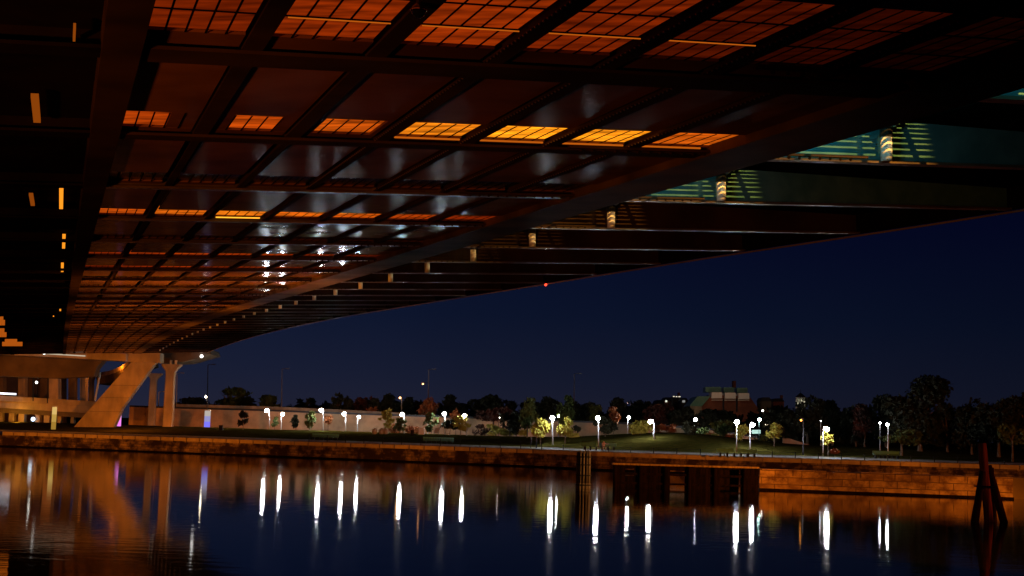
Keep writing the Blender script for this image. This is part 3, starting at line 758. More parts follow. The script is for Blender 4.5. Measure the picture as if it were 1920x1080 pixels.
# ---------------------------------------------------------------- lamps
lamp_mats = {}
def lampmat(color, s):
    if color[1] < 0.8 and color[0] == 1.0: s = min(s, 6.0)
    k = (color, s)
    if k not in lamp_mats: lamp_mats[k] = emit('lamp_globe', color, s)
    return lamp_mats[k]
def lamp(hx, hy, px, D, r, color, s, label, group='white park lamps', name='park_lamp', polemat='pole', base_y=None, arm=True, pr=0.09):
    b = on_ground(px, D); h = at(hx, hy, D)
    t = thing(name, b, label, 'street lamp', group)
    top = at(px, hy, D)
    mb = MB(); mb.tube([b-Vector((0, 0, 0.3)), b+Vector((0, 0, 0.6)), Vector((top.x, top.y, h.z+0.15))], [pr*1.5, pr, pr*0.75], 8); mb.build('pole', M[polemat], t, True)
    if abs(h.x-top.x) > 0.12:
        mb = MB(); mb.tube([(top.x, top.y, h.z+0.28), (h.x, h.y-0.0, h.z+r+0.05)], 0.05, 6); mb.build('arm', M[polemat], t)
    mb = MB(); r *= 0.70; mb.sphere(h, r, 10, 6, 0.9); mb.build('globe', lampmat(color, s), t, True)
    mb = MB(); mb.tube([h+Vector((0, 0, r*0.92)), h+Vector((0, 0, r*1.15))], [r*0.7, r*0.3], 10); mb.build('cap', M['pole_dark'], t)
    return t
W = WHITE
S0 = 330
LAMPS = [
 (500, 770, 505, 262, 0.44, W, S0, 'white park lamp at the left end of the row before the pale wall'),
 (530, 776, 527, 268, 0.40, W, S0, 'lower white park lamp, second from the left before the pale wall'),
 (602, 769, 606, 250, 0.46, W, S0, 'tall white park lamp before the pale wall, by a small dark tree'),
 (645, 776, 648, 255, 0.44, W, S0, 'white park lamp midway along the pale wall'),
 (673, 782, 670, 262, 0.38, W, S0*0.8, 'white park lamp with pole left of its globe, midway along the wall'),
 (754, 777, 758, 250, 0.44, W, S0, 'white park lamp just below the tall orange lamp'),
 (805, 782, 802, 255, 0.16, W, 60, 'short-armed dim white lamp beside the orange tree'),
 (833, 776, 834, 245, 0.46, W, S0, 'white park lamp straight above its pole, left of the curved arm lamp'),
 (871, 780, 875, 240, 0.44, W, S0, 'white park lamp hanging left of its pole by the yellow-green young tree'),
 (1036, 784, 1036, 212, 0.46, W, S0, 'brighter of the paired white lamps between two yellow trees'),
 (1049, 781, 1047, 236, 0.36, W, S0*0.8, 'smaller farther lamp of the pair between two yellow trees'),
 (1121, 784, 1122, 202, 0.44, W, S0, 'white park lamp above the quay benches beside the pile cluster'),
 (1179, 783, 1177, 236, 0.36, W, S0*0.8, 'white park lamp before the pale wall, right of the orange columnar tree'),
 (1219, 791, 1226, 208, 0.42, W, S0, 'white park lamp shining into a bright shrub on the mound'),
 (1304, 787, 1302, 232, 0.38, W, S0*0.8, 'white park lamp on the mound below the brick building'),
 (1355, 791, 1355, 236, 0.18, W, 70, 'tiny white lamp among the shrubs on the mound'),
 (1382, 791, 1381, 192, 0.44, W, S0, 'brightest white lamp rising from the curved quay bench'),
 (1411, 797, 1406, 196, 0.42, W, S0, 'white park lamp right beside the curved quay bench lamp'),
 (1551, 805, 1543, 188, 0.42, W, S0, 'white park lamp over a small yellow tree near the right'),
 (1664, 796, 1665, 188, 0.26, W, 90, 'white park lamp lighting low branches of the big dark tree'),
 (1650, 793, 1650, 205, 0.20, W, 70, 'small white lamp just left of the lamp under the big dark tree'),
 (1539, 789, 1539, 225, 0.12, W, 50, 'tiny white lamp among dark trees above the small yellow tree'),
]
for hx, hy, px, D, r, c_, s, lab in LAMPS:
    lamp(hx, hy, px, D, r, c_, s, lab)
OR = (1.0, 0.45, 0.12)
lamp(750, 746, 753, 300, 0.34, (1.0, 0.50, 0.18), 55, 'tall orange street lamp behind the retaining wall', 'orange street lamps', 'street_lamp', pr=0.12)
lamp(793, 720, 803, 330, 0.30, (1.0, 0.42, 0.15), 40, 'highest orange street lamp, hanging beside a thin mast', 'orange street lamps', 'street_lamp', 'pole_dark', pr=0.08)
lamp(1178, 755, 1183, 330, 0.36, (1.0, 0.62, 0.55), 40, 'pinkish street lamp above the trees left of the far houses', 'orange street lamps', 'street_lamp', 'pole_dark', pr=0.08)
lamp(1502, 788, 1506, 190, 0.20, (1.0, 0.34, 0.05), 14, 'orange lantern on a black pole near the quay', 'orange street lamps', 'street_lamp', 'pole_dark')
lamp(386, 744, 388, 272, 0.30, (1.0, 0.85, 0.6), 30, 'warm white street lamp above the blue pylon', 'orange street lamps', 'street_lamp', 'pole_dark', pr=0.07)
lamp(937, 783, 935, 250, 0.12, (1.0, 0.8, 0.7), 20, 'tiny pinkish lamp above the bright shrubs', 'orange street lamps', 'street_lamp', 'pole_dark', pr=0.05)
lamp(1437, 796, 1437, 240, 0.28, (1.0, 0.75, 0.5), 26, 'warm lamp low beside the young tree right of the quay bench', 'orange street lamps', 'street_lamp', 'pole_dark', pr=0.05)
lamp(1424, 787, 1423, 300, 0.5, (0.6, 1.0, 0.9), 60, 'greenish white lamp glowing beyond the quay bench lamps', 'orange street lamps', 'street_lamp', 'pole', pr=0.08)
lamp(1430, 770, 1431, 330, 0.26, (1.0, 0.98, 0.9), 25, 'small white lamp at the right corner of the brick building', 'orange street lamps', 'street_lamp', 'pole_dark', pr=0.05)
lamp(1858, 823, 1858, 215, 0.12, (1.0, 0.6, 0.25), 12, 'tiny amber lamp in the dark trees at far right', 'orange street lamps', 'street_lamp', 'pole_dark', pr=0.04)
lamp(1827, 772, 1827, 260, 0.12, (0.9, 0.95, 0.9), 3, 'faint tiny lamp high in the dark trees at far right', 'orange street lamps', 'street_lamp', 'pole_dark', pr=0.04)
# tall unlit highway masts
for x, y0, D, m, lab in ((390, 684, 320, 'pole_dark', 'tall black highway mast beside the blue pylon'), (529, 692, 330, 'pole', 'tall pale highway mast behind the left park lamps'),
                      (804, 693, 330, 'pole', 'tall thin mast beside the highest orange lamp'), (1077, 701, 330, 'pole', 'tall thin mast above the columnar dark trees'),
                      (332, 700, 330, 'pole', 'thin mast just right of the flared column'), (298, 735, 330, 'pole', 'thin mast seen between the two flared columns')):
    b = on_ground(x-2, D); t_ = at(x, y0, D)
    t = thing('lighting_mast', b, lab, 'mast', 'tall unlit highway masts')
    mb = MB(); mb.tube([b, t_], [0.16, 0.09], 8); mb.build('pole', M[m], t)
    mb = MB(); mb.tube([t_, t_+Vector((1.0, 0, 0.15))], 0.06, 6); mb.box(t_+Vector((0.9, -0.2, 0.02)), t_+Vector((1.7, 0.2, 0.22))); mb.build('lamp_arm', M[m], t)

# ---------------------------------------------------------------- benches
def arc_bench(cx_px, w_px, D, label, backs=True):
    b = on_ground(cx_px, D); t = thing('curved_bench', b, label, 'bench', 'curved green benches on the quay')
    w = w_px*mpp(D); n = 12
    def pos(a, r=0.0):
        x = (a-0.5)*w; return Vector((b.x+x, b.y-1.0*math.sin(math.pi*a)*0.0+0.25*w*((a-0.5)**2)*0.6-r, b.z))
    ms = MB(); mk = MB()
    for i in range(n):
        if i in (5, 6) and w_px > 60 and i == 5: continue
        A = pos(i/n); B = pos((i+1)/n-0.006); d = Vector((0, -0.55, 0))
        for z0, z1, m_, y0, y1 in ((0.42, 0.48, ms, 0.0, -0.55), (0.55, 0.95, mk, 0.10, 0.04)):
            m_.hexa([A+Vector((0, y1, z0)), B+Vector((0, y1, z0)), B+Vector((0, y0, z0)), A+Vector((0, y0, z0)), A+Vector((0, y1, z1)), B+Vector((0, y1, z1)), B+Vector((0, y0, z1)), A+Vector((0, y0, z1))])
    ms.build('seat', M['bench'], t); mk.build('backrest', M['bench'], t)
    for i in range(6):
        a = pos((i+0.5)/6); mb = MB(); mb.box((a.x-0.11, a.y-0.5, a.z-0.05), (a.x+0.11, a.y+0.12, a.z+0.415)); mb.build('leg', M['iron'], t)
arc_bench(1382, 76, 180, 'long curved green bench under the brightest white lamp')
arc_bench(1123, 66, 194, 'long curved green bench behind the seated person')
arc_bench(822, 58, 213, 'long green bench under the lamps left of the standing pair')
arc_bench(610, 50, 222, 'long green bench at the left end of the railing')
arc_bench(1662, 50, 186, 'dark bench under the lamp by the big dark tree')
# small bits on the lawn
def smallbox(px, D, w, h, d, m, name, label, cat):
    b = on_ground(px, D); mb = MB(); z = b.z
    mb.hexa([(b.x-w/2, b.y-d/2, z), (b.x+w/2, b.y-d/2, z), (b.x+w/2, b.y+d/2, z), (b.x-w/2, b.y+d/2, z), (b.x-w*0.46, b.y-d*0.46, z+h), (b.x+w*0.46, b.y-d*0.46, z+h), (b.x+w*0.46, b.y+d*0.46, z+h), (b.x-w*0.46, b.y+d*0.46, z+h)])
    mb.box((b.x-w*0.5, b.y-d*0.5, z+h+0.003), (b.x+w*0.5, b.y+d*0.5, z+h+0.08))
    tag(mb.build(name, m, base=b), label, cat)
smallbox(790, 240, 0.95, 1.0, 0.8, M['white'], 'utility_box', 'white utility box on the lawn beside the orange shrubs', 'utility box')
smallbox(773, 238, 0.55, 0.7, 0.55, M['timber'], 'litter_bin', 'small brown litter bin left of the white utility box', 'litter bin')
smallbox(414, 250, 0.7, 0.8, 0.6, M['iron'], 'litter_bin', 'black bin on the lawn right of the blue pylon', 'litter bin')
# slanted info board
b = on_ground(817, 240); t = thing('info_board', b, 'slanted grey info board beside the white utility box', 'info board')
mb = MB(); mb.hexa([b+Vector(q) for q in ((-0.5, 0, 0.3), (0.4, 0, 0.3), (0.4, 0.05, 0.3), (-0.5, 0.05, 0.3), (-0.1, 0.3, 1.2), (0.8, 0.3, 1.2), (0.8, 0.35, 1.2), (-0.1, 0.35, 1.2))]); mb.build('board', M['pole'], t)
for dx in (-0.3, 0.4):
    mb = MB(); mb.tube([b+Vector((dx, 0.15, -0.1)), b+Vector((dx+0.1, 0.2, 0.7))], 0.04, 6); mb.build('leg', M['iron'], t)
# three round-topped picnic seats
for i, (x, lab) in enumerate(((702, 'leftmost of three pale rounded boulders near the wall'), (715, 'middle of three pale rounded boulders near the wall'), (723, 'rightmost of three pale rounded boulders near the wall'))):
    b = on_ground(x, 240); mb = MB(); mb.sphere(b+Vector((0, 0, 0.45)), 0.5, 12, 8, 1.1)
    for v_ in mb.v: v_ += (v_-b)*0.12*noise.noise(v_*1.5)
    tag(mb.build('boulder', M['coping'], base=b, smooth=True), lab, 'boulder', 'pale boulders near the wall')

# ---------------------------------------------------------------- people
def personmat(coat, trousers, skin=(0.45, 0.28, 0.2), hair=(0.03, 0.02, 0.015)):
    m = mat('clothing', coat, 0.8); nt = m.node_tree; n = nt.nodes; l = nt.links
    t = n.new('ShaderNodeTexCoord'); s = n.new('ShaderNodeSeparateXYZ'); r = n.new('ShaderNodeValToRGB'); d = n.new('ShaderNodeMath'); d.operation = 'DIVIDE'; d.inputs[1].default_value = 1.8
    l.new(t.outputs['Object'], s.inputs[0]); l.new(s.outputs['Z'], d.inputs[0]); l.new(d.outputs[0], r.inputs[0]); l.new(r.outputs[0], n['Principled BSDF'].inputs['Base Color'])
    r.color_ramp.interpolation = 'CONSTANT'; e = r.color_ramp.elements
    e[0].position = 0; e[0].color = (0.01, 0.01, 0.01, 1); e[1].position = 0.05; e[1].color = (*trousers, 1)
    for p_, c in ((0.52, coat), (0.84, skin), (0.94, hair)):
        k = e.new(p_); k.color = (*c, 1)
    return m
def person(b, joints, edges, radii, m, label, rot=0, group=None):
    me = bpy.data.meshes.new('person'); me.from_pydata(joints, edges, [])
    o = bpy.data.objects.new('person', me); COL.objects.link(o); o.location = b; o.rotation_euler = (0, 0, rot)
    sk = o.modifiers.new('skin', 'SKIN'); sk.use_smooth_shade = True
    if not me.skin_vertices: me.attributes.new  # layer made by the modifier below
    bm = bmesh.new(); bm.from_mesh(me); sl = bm.verts.layers.skin.verify()
    for i, v_ in enumerate(bm.verts):
        v_[sl].radius = (radii[i], radii[i]*0.85); v_[sl].use_root = (i == 0)
    bm.to_mesh(me); bm.free()
    o.modifiers.new('sub', 'SUBSURF').levels = 1; o.modifiers['sub'].render_levels = 1
    me.materials.append(m); tag(o, label, 'person', group); o['_base'] = tuple(b); return o
def standing(b, m, label, rot, arms):
    J = [(0, 0, 0.95), (0, 0.01, 1.15), (0, 0, 1.40), (0, 0, 1.50), (0, -0.01, 1.60), (0, -0.01, 1.72),
         (-0.10, 0, 0.88), (-0.11, -0.02, 0.48), (-0.11, 0.01, 0.08), (-0.11, -0.14, 0.04),
         (0.10, 0, 0.88), (0.12, 0.02, 0.48), (0.12, 0.04, 0.08), (0.13, -0.10, 0.04)]
    Rr = [0.15, 0.14, 0.16, 0.06, 0.09, 0.085, 0.10, 0.07, 0.05, 0.04, 0.10, 0.07, 0.05, 0.04]
    E_ = [(0, 1), (1, 2), (2, 3), (3, 4), (4, 5), (0, 6), (6, 7), (7, 8), (8, 9), (0, 10), (10, 11), (11, 12), (12, 13)]
    for s, (ex, ey, ez, hx, hy, hz) in zip((-1, 1), arms):
        i = len(J); J += [(s*0.20, 0, 1.38), (s*ex, ey, ez), (s*hx, hy, hz), (s*hx*1.0, hy-0.07, hz-0.05)]; Rr += [0.07, 0.05, 0.038, 0.035]
        E_ += [(2, i), (i, i+1), (i+1, i+2), (i+2, i+3)]
    return person(b, J, E_, Rr, m, label, rot)
pm1 = personmat((0.03, 0.02, 0.02), (0.012, 0.012, 0.02), (0.3, 0.16, 0.1)); pm2 = personmat((0.05, 0.03, 0.03), (0.015, 0.015, 0.025), (0.3, 0.16, 0.1))
def on_path(px, d=2.0):
    D = 200.0
    for _ in range(8):
        P_ = on_ground(px, D); D += (quay_y(P_.x)+d-P_.y)
    return on_ground(px, D)
standing(on_path(995), pm1, 'left one of two people in dark clothes facing each other on the quay', math.radians(80), [(0.26, -0.05, 1.14, 0.22, -0.30, 1.12), (0.28, 0, 1.12, 0.25, -0.18, 0.92)])
standing(on_path(1005.5), pm2, 'right one of two people in dark clothes facing each other on the quay', math.radians(-85), [(0.26, -0.06, 1.12, 0.2, -0.30, 1.15), (0.27, 0.03, 1.13, 0.28, -0.06, 0.86)])
# seated person on the bench
bs = on_path(1131.5, 2.2)
J = [(0, 0, 0.50), (0, -0.03, 0.72), (0, -0.08, 0.98), (0, -0.11, 1.07), (0, -0.15, 1.16), (0, -0.16, 1.27),
     (-0.11, -0.08, 0.50), (-0.17, -0.48, 0.52), (-0.16, -0.50, 0.08), (-0.17, -0.64, 0.04),
     (0.11, -0.08, 0.50), (0.19, -0.46, 0.52), (0.22, -0.42, 0.08), (0.24, -0.56, 0.04),
     (-0.2, -0.07, 0.96), (-0.28, -0.20, 0.74), (-0.16, -0.42, 0.64), (-0.12, -0.48, 0.62),
     (0.2, -0.07, 0.96), (0.42, -0.06, 0.86), (0.66, -0.04, 0.92), (0.74, -0.04, 0.93)]
Rr = [0.16, 0.15, 0.16, 0.06, 0.09, 0.085, 0.11, 0.075, 0.05, 0.04, 0.11, 0.075, 0.05, 0.04, 0.07, 0.05, 0.04, 0.035, 0.07, 0.05, 0.04, 0.035]
E_ = [(0, 1), (1, 2), (2, 3), (3, 4), (4, 5), (0, 6), (6, 7), (7, 8), (8, 9), (0, 10), (10, 11), (11, 12), (12, 13), (2, 14), (14, 15), (15, 16), (16, 17), (2, 18), (18, 19), (19, 20), (20, 21)]
pm3 = personmat((0.55, 0.33, 0.32), (0.5, 0.4, 0.4)); 
person(bs+Vector((0, 0, 0.0)), J, E_, Rr, pm3, 'person in a pale pink top sitting on the quay bench with one arm out', 0.1)

# ---------------------------------------------------------------- trees
def crown(mb, c, rx, ry, rz, n, leaf, seed, shape='round'):
    rr = random.Random(seed); blobs = []; q_ = {'column': 1.6, 'cone': 1.4}.get(shape, 1.32); rx *= q_; ry *= q_; rz *= 1.14; n = int(n*1.5); leaf *= 1.2
    nb = 9 if shape != 'column' else 7
    for i in range(nb):
        a = rr.uniform(0, 2*math.pi); t = rr.uniform(-0.75, 0.8)
        if shape == 'column': k = 0.45; q = (1-0.35*abs(t))
        elif shape == 'cone': k = 0.5; q = max(0.15, 0.9*(0.9-t)/1.6)
        else: k = 0.62; q = math.sqrt(max(0.05, 1-t*t*0.9))
        s = rr.uniform(0.32, 0.52)
        rx *= 1.0
        blobs.append((c+Vector((math.cos(a)*rx*k*q*rr.uniform(.4, 1), math.sin(a)*ry*k*q*rr.uniform(.4, 1), t*rz*0.78)), rx*s*(0.6+0.5*q), rz*s*0.75))
    for i in range(n):
        bc, br, bz = blobs[rr.randrange(nb)]
        while True:
            d = Vector((rr.uniform(-1, 1), rr.uniform(-1, 1), rr.uniform(-1, 1)))
            if 0.02 < d.length < 1: break
        d = d.normalized()*(d.length**0.45)*rr.uniform(0.8, 1.12)
        p = bc+Vector((d.x*br, d.y*br*ry/rx, d.z*bz))
        if noise.noise(p*0.9+Vector((seed, 0, 0))) < -0.12: continue
        nrm = Vector((rr.gauss(0, 1), rr.gauss(0, 1), rr.gauss(0, 1)+0.4)).normalized()
        a = nrm.orthogonal().normalized(); b = nrm.cross(a); th = rr.uniform(0, 6.28)
        a, b = a*math.cos(th)+b*math.sin(th), b*math.cos(th)-a*math.sin(th)
        s = leaf*rr.uniform(0.6, 1.3)
        mb.add([p-a*s, p+b*s*0.5, p+a*s, p-b*s*0.5], [(0, 1, 2, 3)])
BG_ = 'dark trees beyond the park'
def tree(px, ytop, ybot, wpx, D, mt, label, shape='round', n=1100, leaf=0.30, seed=None, group='trees of the riverside park', name='tree'):
    seed = seed if seed is not None else int(px*7+ytop)
    rr = random.Random(seed+5)
    T = at(px, ytop, D); B_ = at(px, ybot, D); g_ = on_ground(px, D)
    h = T.z-B_.z; rx = wpx*mpp(D)/2; c = Vector((T.x, D, (T.z+B_.z)/2))
    t = thing(name, (c.x, D, g_.z), label, 'tree' if name != 'shrub' else 'shrub', group)
    mb = MB(); gs = 1.12 if group == BG_ else 1.0; crown(mb, c, rx*gs, rx*0.9*gs, h/2, n, leaf, seed, shape); mb.build('crown' if name != 'shrub' else 'foliage', M[mt], t)
    mb = MB(); r0 = max(0.05, rx*0.07); fork = Vector((c.x, D, B_.z+h*0.15)); lo = Vector((c.x, D, g_.z-0.2))
    mb.tube([lo, lo.lerp(fork, 0.5)+Vector((rr.uniform(-.1, .1), 0, 0)), fork, Vector((c.x, D, c.z+h*0.2))], [r0*1.4, r0, r0*0.85, r0*0.3], 7)
    for i in range(4):
        a = rr.uniform(0, 6.28); e_ = c+Vector((math.cos(a)*rx*0.55, math.sin(a)*rx*0.5, rr.uniform(-0.1, 0.3)*h))
        s_ = fork.lerp(Vector((c.x, D, c.z)), rr.uniform(0, 0.6)); mb.tube([s_, s_.lerp(e_, 0.5)+Vector((0, 0, 0.1*h*0.3)), e_], [r0*0.5, r0*0.35, r0*0.12], 5)
    mb.build('trunk' if name != 'shrub' else 'stem', M['bark'], t)
T_ = tree
# young trees on the lawn
T_(457, 772, 800, 19, 252, 'leaf_dark', 'small dark young tree before the pale wall, left of all park lamps', n=260, leaf=.28)
T_(556, 778, 803, 17, 262, 'leaf_dark', 'small dark young tree between the left lamps and the tall lamp', n=220, leaf=.28)
T_(582, 771, 802, 20, 252, 'leaf', 'young green tree just left of the tall lamp before the wall', n=300, leaf=.28)
T_(616, 776, 800, 15, 258, 'leaf_orange', 'faint orange young tree just right of the tall lamp before the wall', n=150, leaf=.28)
T_(516, 780, 801, 12, 268, 'leaf', 'tiny green sapling between the two leftmost lamps', n=100, leaf=.26)
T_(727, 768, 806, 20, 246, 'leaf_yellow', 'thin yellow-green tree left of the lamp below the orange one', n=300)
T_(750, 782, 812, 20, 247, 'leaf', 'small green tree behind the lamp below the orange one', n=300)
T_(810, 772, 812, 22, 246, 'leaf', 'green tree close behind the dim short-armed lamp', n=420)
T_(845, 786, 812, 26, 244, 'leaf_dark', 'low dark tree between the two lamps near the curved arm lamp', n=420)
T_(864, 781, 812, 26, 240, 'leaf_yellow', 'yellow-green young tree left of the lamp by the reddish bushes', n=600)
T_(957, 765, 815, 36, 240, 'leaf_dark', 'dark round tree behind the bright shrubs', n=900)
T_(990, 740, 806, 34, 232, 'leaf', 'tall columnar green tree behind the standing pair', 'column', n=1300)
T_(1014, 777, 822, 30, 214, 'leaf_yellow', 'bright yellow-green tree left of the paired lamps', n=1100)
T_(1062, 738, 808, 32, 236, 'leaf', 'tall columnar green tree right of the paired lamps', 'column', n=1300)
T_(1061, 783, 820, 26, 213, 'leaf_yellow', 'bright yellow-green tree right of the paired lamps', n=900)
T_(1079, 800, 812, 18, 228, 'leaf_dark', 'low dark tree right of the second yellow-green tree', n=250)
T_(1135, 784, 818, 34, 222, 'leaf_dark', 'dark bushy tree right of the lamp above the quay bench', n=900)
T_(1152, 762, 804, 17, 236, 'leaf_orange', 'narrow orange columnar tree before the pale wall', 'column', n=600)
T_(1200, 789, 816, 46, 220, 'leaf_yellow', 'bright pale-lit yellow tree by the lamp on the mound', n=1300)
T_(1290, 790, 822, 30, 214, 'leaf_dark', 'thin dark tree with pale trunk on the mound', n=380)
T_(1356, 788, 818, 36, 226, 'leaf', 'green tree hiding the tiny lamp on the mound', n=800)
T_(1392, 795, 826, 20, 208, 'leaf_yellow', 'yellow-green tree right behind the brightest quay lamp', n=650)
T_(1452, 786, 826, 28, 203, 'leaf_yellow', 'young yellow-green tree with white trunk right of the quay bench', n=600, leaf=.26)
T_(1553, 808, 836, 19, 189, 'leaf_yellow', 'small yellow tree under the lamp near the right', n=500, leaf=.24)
# mid-distance trees
BG = 'dark trees beyond the park'
T_(430, 728, 762, 66, 330, 'leaf', 'broad green tree above the wall right of the blue pylon', n=1100, leaf=.5, group=BG)
T_(464, 744, 764, 24, 325, 'leaf_dark', 'small dark tree at the right foot of the broad green tree', n=350, leaf=.5, group=BG)
T_(360, 746, 766, 44, 330, 'leaf_dark', 'low dark tree between the flared column and the blue pylon', n=500, leaf=.5, group=BG)
T_(508, 742, 770, 30, 320, 'leaf', 'rounded green tree above the wall by the leftmost lamps', n=500, leaf=.5, group=BG)
T_(583, 748, 772, 26, 330, 'leaf_dark', 'small dark spiky tree above the wall left of the tall lamp', 'cone', n=300, leaf=.5, group=BG)
T_(634, 737, 776, 34, 310, 'leaf_dark', 'pointed dark tree above the wall behind the tall lamp', 'cone', n=700, leaf=.45, group=BG)
T_(652, 744, 778, 26, 308, 'leaf_dark', 'smaller pointed dark tree next to the first one', 'cone', n=500, leaf=.45, group=BG)
T_(686, 742, 780, 38, 312, 'leaf_red', 'dark reddish tree above the middle of the pale wall', n=800, leaf=.45, group=BG)
T_(704, 733, 780, 26, 305, 'leaf_dark', 'tall pointed dark tree above the middle of the pale wall', 'cone', n=700, leaf=.45, group=BG)
T_(700, 762, 782, 20, 290, 'leaf_orange', 'low orange-lit tree on top of the pale wall', n=350, leaf=.35, group=BG)
T_(735, 738, 784, 36, 308, 'leaf_dark', 'dark tree left of the tall orange lamp', n=900, leaf=.45, group=BG)
T_(765, 738, 784, 30, 308, 'leaf_dark', 'dark tree right of the tall orange lamp', 'cone', n=800, leaf=.45, group=BG)
T_(802, 747, 790, 34, 285, 'leaf_orange', 'orange-brown tree below the highest orange lamp', n=900, leaf=.35, group=BG)
T_(850, 736, 784, 38, 300, 'leaf_dark', 'dark tree above the wall between the two lamps', n=900, leaf=.45, group=BG)
T_(856, 762, 800, 16, 262, 'leaf_orange', 'narrow orange tree left of the lamp hanging by its pole', 'column', n=400, leaf=.3, group=BG)
T_(918, 738, 786, 62, 300, 'leaf_dark', 'broad black tree above the reddish bushes', n=1500, leaf=.45, group=BG)
T_(955, 752, 790, 24, 300, 'leaf_dark', 'ragged black tree at the right of the broad black tree', n=450, leaf=.45, group=BG)
T_(926, 764, 792, 52, 262, 'leaf_red', 'reddish tree behind the pale wall above the bright shrubs', n=900, leaf=.35, group=BG)
T_(1030, 744, 792, 50, 285, 'leaf_dark', 'wide black tree between the two tall columnar trees', n=1200, leaf=.4, group=BG)
T_(1095, 750, 800, 42, 280, 'leaf_dark', 'black tree right of the second tall columnar tree', n=1000, leaf=.4, group=BG)
T_(1115, 744, 800, 20, 270, 'leaf', 'slim dark green tree behind the lamp above the quay bench', 'column', n=500, leaf=.35, group=BG)
T_(1156, 740, 792, 32, 275, 'leaf_dark', 'tall black tree behind the narrow orange tree', n=900, leaf=.4, group=BG)
T_(1205, 752, 796, 56, 280, 'leaf_dark', 'black tree behind the bright pale-lit tree on the mound', n=1300, leaf=.4, group=BG)
T_(1238, 758, 806, 54, 262, 'leaf_red', 'dark red tree behind the mound left of the brick building', n=1200, leaf=.38, group=BG)
T_(1278, 762, 806, 44, 260, 'leaf_dark', 'black tree at the left foot of the brick building', n=1000, leaf=.38, group=BG)
T_(1325, 766, 808, 42, 258, 'leaf_dark', 'black tree in front of the brick building, left side', n=1000, leaf=.38, group=BG)
T_(1360, 762, 808, 40, 262, 'leaf_dark', 'black tree in front of the brick building, middle', n=1000, leaf=.38, group=BG)
T_(1470, 762, 838, 60, 240, 'leaf_dark', 'dark tree behind the young white-trunked tree', n=1500, leaf=.35, group=BG)
T_(1515, 748, 838, 74, 236, 'leaf_dark', 'broad dark green tree behind the orange lantern', n=2200, leaf=.35, group=BG)
T_(1562, 750, 842, 60, 236, 'leaf_dark', 'dark tree behind the small yellow tree', n=1800, leaf=.35, group=BG)
T_(1605, 752, 842, 50, 230, 'leaf_dark', 'black tree left of the dark red tree', n=1400, leaf=.35, group=BG)
T_(1622, 758, 832, 40, 220, 'leaf_red', 'dark red tree left of the biggest black tree', n=1200, leaf=.3, group=BG)
T_(1662, 745, 830, 60, 228, 'leaf_dark', 'black tree at the left shoulder of the biggest black tree', n=1600, leaf=.35, group=BG)
T_(1725, 700, 842, 112, 206, 'leaf_dark', 'biggest black tree, rising above all others at right', n=5200, leaf=.32, group=BG)
T_(1776, 748, 846, 62, 206, 'leaf_dark', 'black tree at the right shoulder of the biggest black tree', n=1900, leaf=.32, group=BG)
T_(1822, 742, 850, 60, 202, 'leaf_dark', 'black tree behind the tall dolphin post', n=2000, leaf=.32, group=BG)
T_(1872, 724, 852, 84, 198, 'leaf_dark', 'big black tree near the right edge', n=3200, leaf=.32, group=BG)
T_(1925, 718, 852, 80, 196, 'leaf_dark', 'big black tree cut by the right edge', n=2600, leaf=.32, group=BG)
T_(1690, 806, 836, 66, 196, 'leaf', 'low spreading green tree lit by the lamp near the big dark tree', n=900, leaf=.26, group=BG)
T_(1898, 786, 838, 50, 188, 'leaf', 'dim green tree with pale leaf spots near the right edge', n=900, leaf=.26, group=BG)
# shrubs
def shrub(px, yt, yb, w, D, mt, label, n=350, leaf=.22): tree(px, yt, yb, w, D, mt, label, 'round', n, leaf, group='shrubs on the lawn', name='shrub')
SH = shrub
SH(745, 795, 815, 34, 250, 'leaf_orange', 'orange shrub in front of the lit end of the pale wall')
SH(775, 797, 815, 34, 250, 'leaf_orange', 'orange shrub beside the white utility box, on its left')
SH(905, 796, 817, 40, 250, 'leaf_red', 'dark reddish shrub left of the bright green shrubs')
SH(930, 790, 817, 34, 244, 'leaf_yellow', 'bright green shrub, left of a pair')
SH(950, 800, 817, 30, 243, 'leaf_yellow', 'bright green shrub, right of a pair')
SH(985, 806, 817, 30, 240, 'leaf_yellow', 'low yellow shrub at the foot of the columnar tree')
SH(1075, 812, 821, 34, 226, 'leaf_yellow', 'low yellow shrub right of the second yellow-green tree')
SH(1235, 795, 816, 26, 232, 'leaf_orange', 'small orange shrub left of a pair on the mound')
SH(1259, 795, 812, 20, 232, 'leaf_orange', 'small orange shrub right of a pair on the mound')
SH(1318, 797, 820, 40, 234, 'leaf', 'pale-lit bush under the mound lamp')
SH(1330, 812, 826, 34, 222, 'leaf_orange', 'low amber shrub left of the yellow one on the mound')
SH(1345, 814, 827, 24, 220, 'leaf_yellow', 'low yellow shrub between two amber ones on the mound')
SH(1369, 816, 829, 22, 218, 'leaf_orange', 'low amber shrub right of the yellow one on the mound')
SH(1430, 812, 832, 34, 222, 'leaf', 'green shrub left of the white-trunked tree')
SH(1565, 842, 852, 16, 186, 'leaf_orange', 'small dry tuft by the quay right of the yellow tree', 120, .18)
# far wood closing the horizon
mb = MB()
rr = random.Random(3)
for i in range(150):
    px = 340+i*11.2+rr.uniform(-4, 4)
    base = 770 + (px-340)*0.030
    yt = 751+(px-500)*0.012+rr.uniform(-5, 7); D = rr.uniform(350, 390)
    if 1290 < px < 1425: yt = 778
    if 340 < px < 660: yt += 4
    T = at(px, yt, D); gz = 3.5; h = max(1.5, T.z-gz)
    crown(mb, Vector((T.x, D, gz+h/2)), 2.4, 2.4, h/2+0.5, 110, 0.8, i)
o = mb.build('far_wood', M['leaf_dark'], base=(0, 370, 4)); o['kind'] = 'stuff'; tag(o, 'far dark line of woods closing the horizon', 'woods')

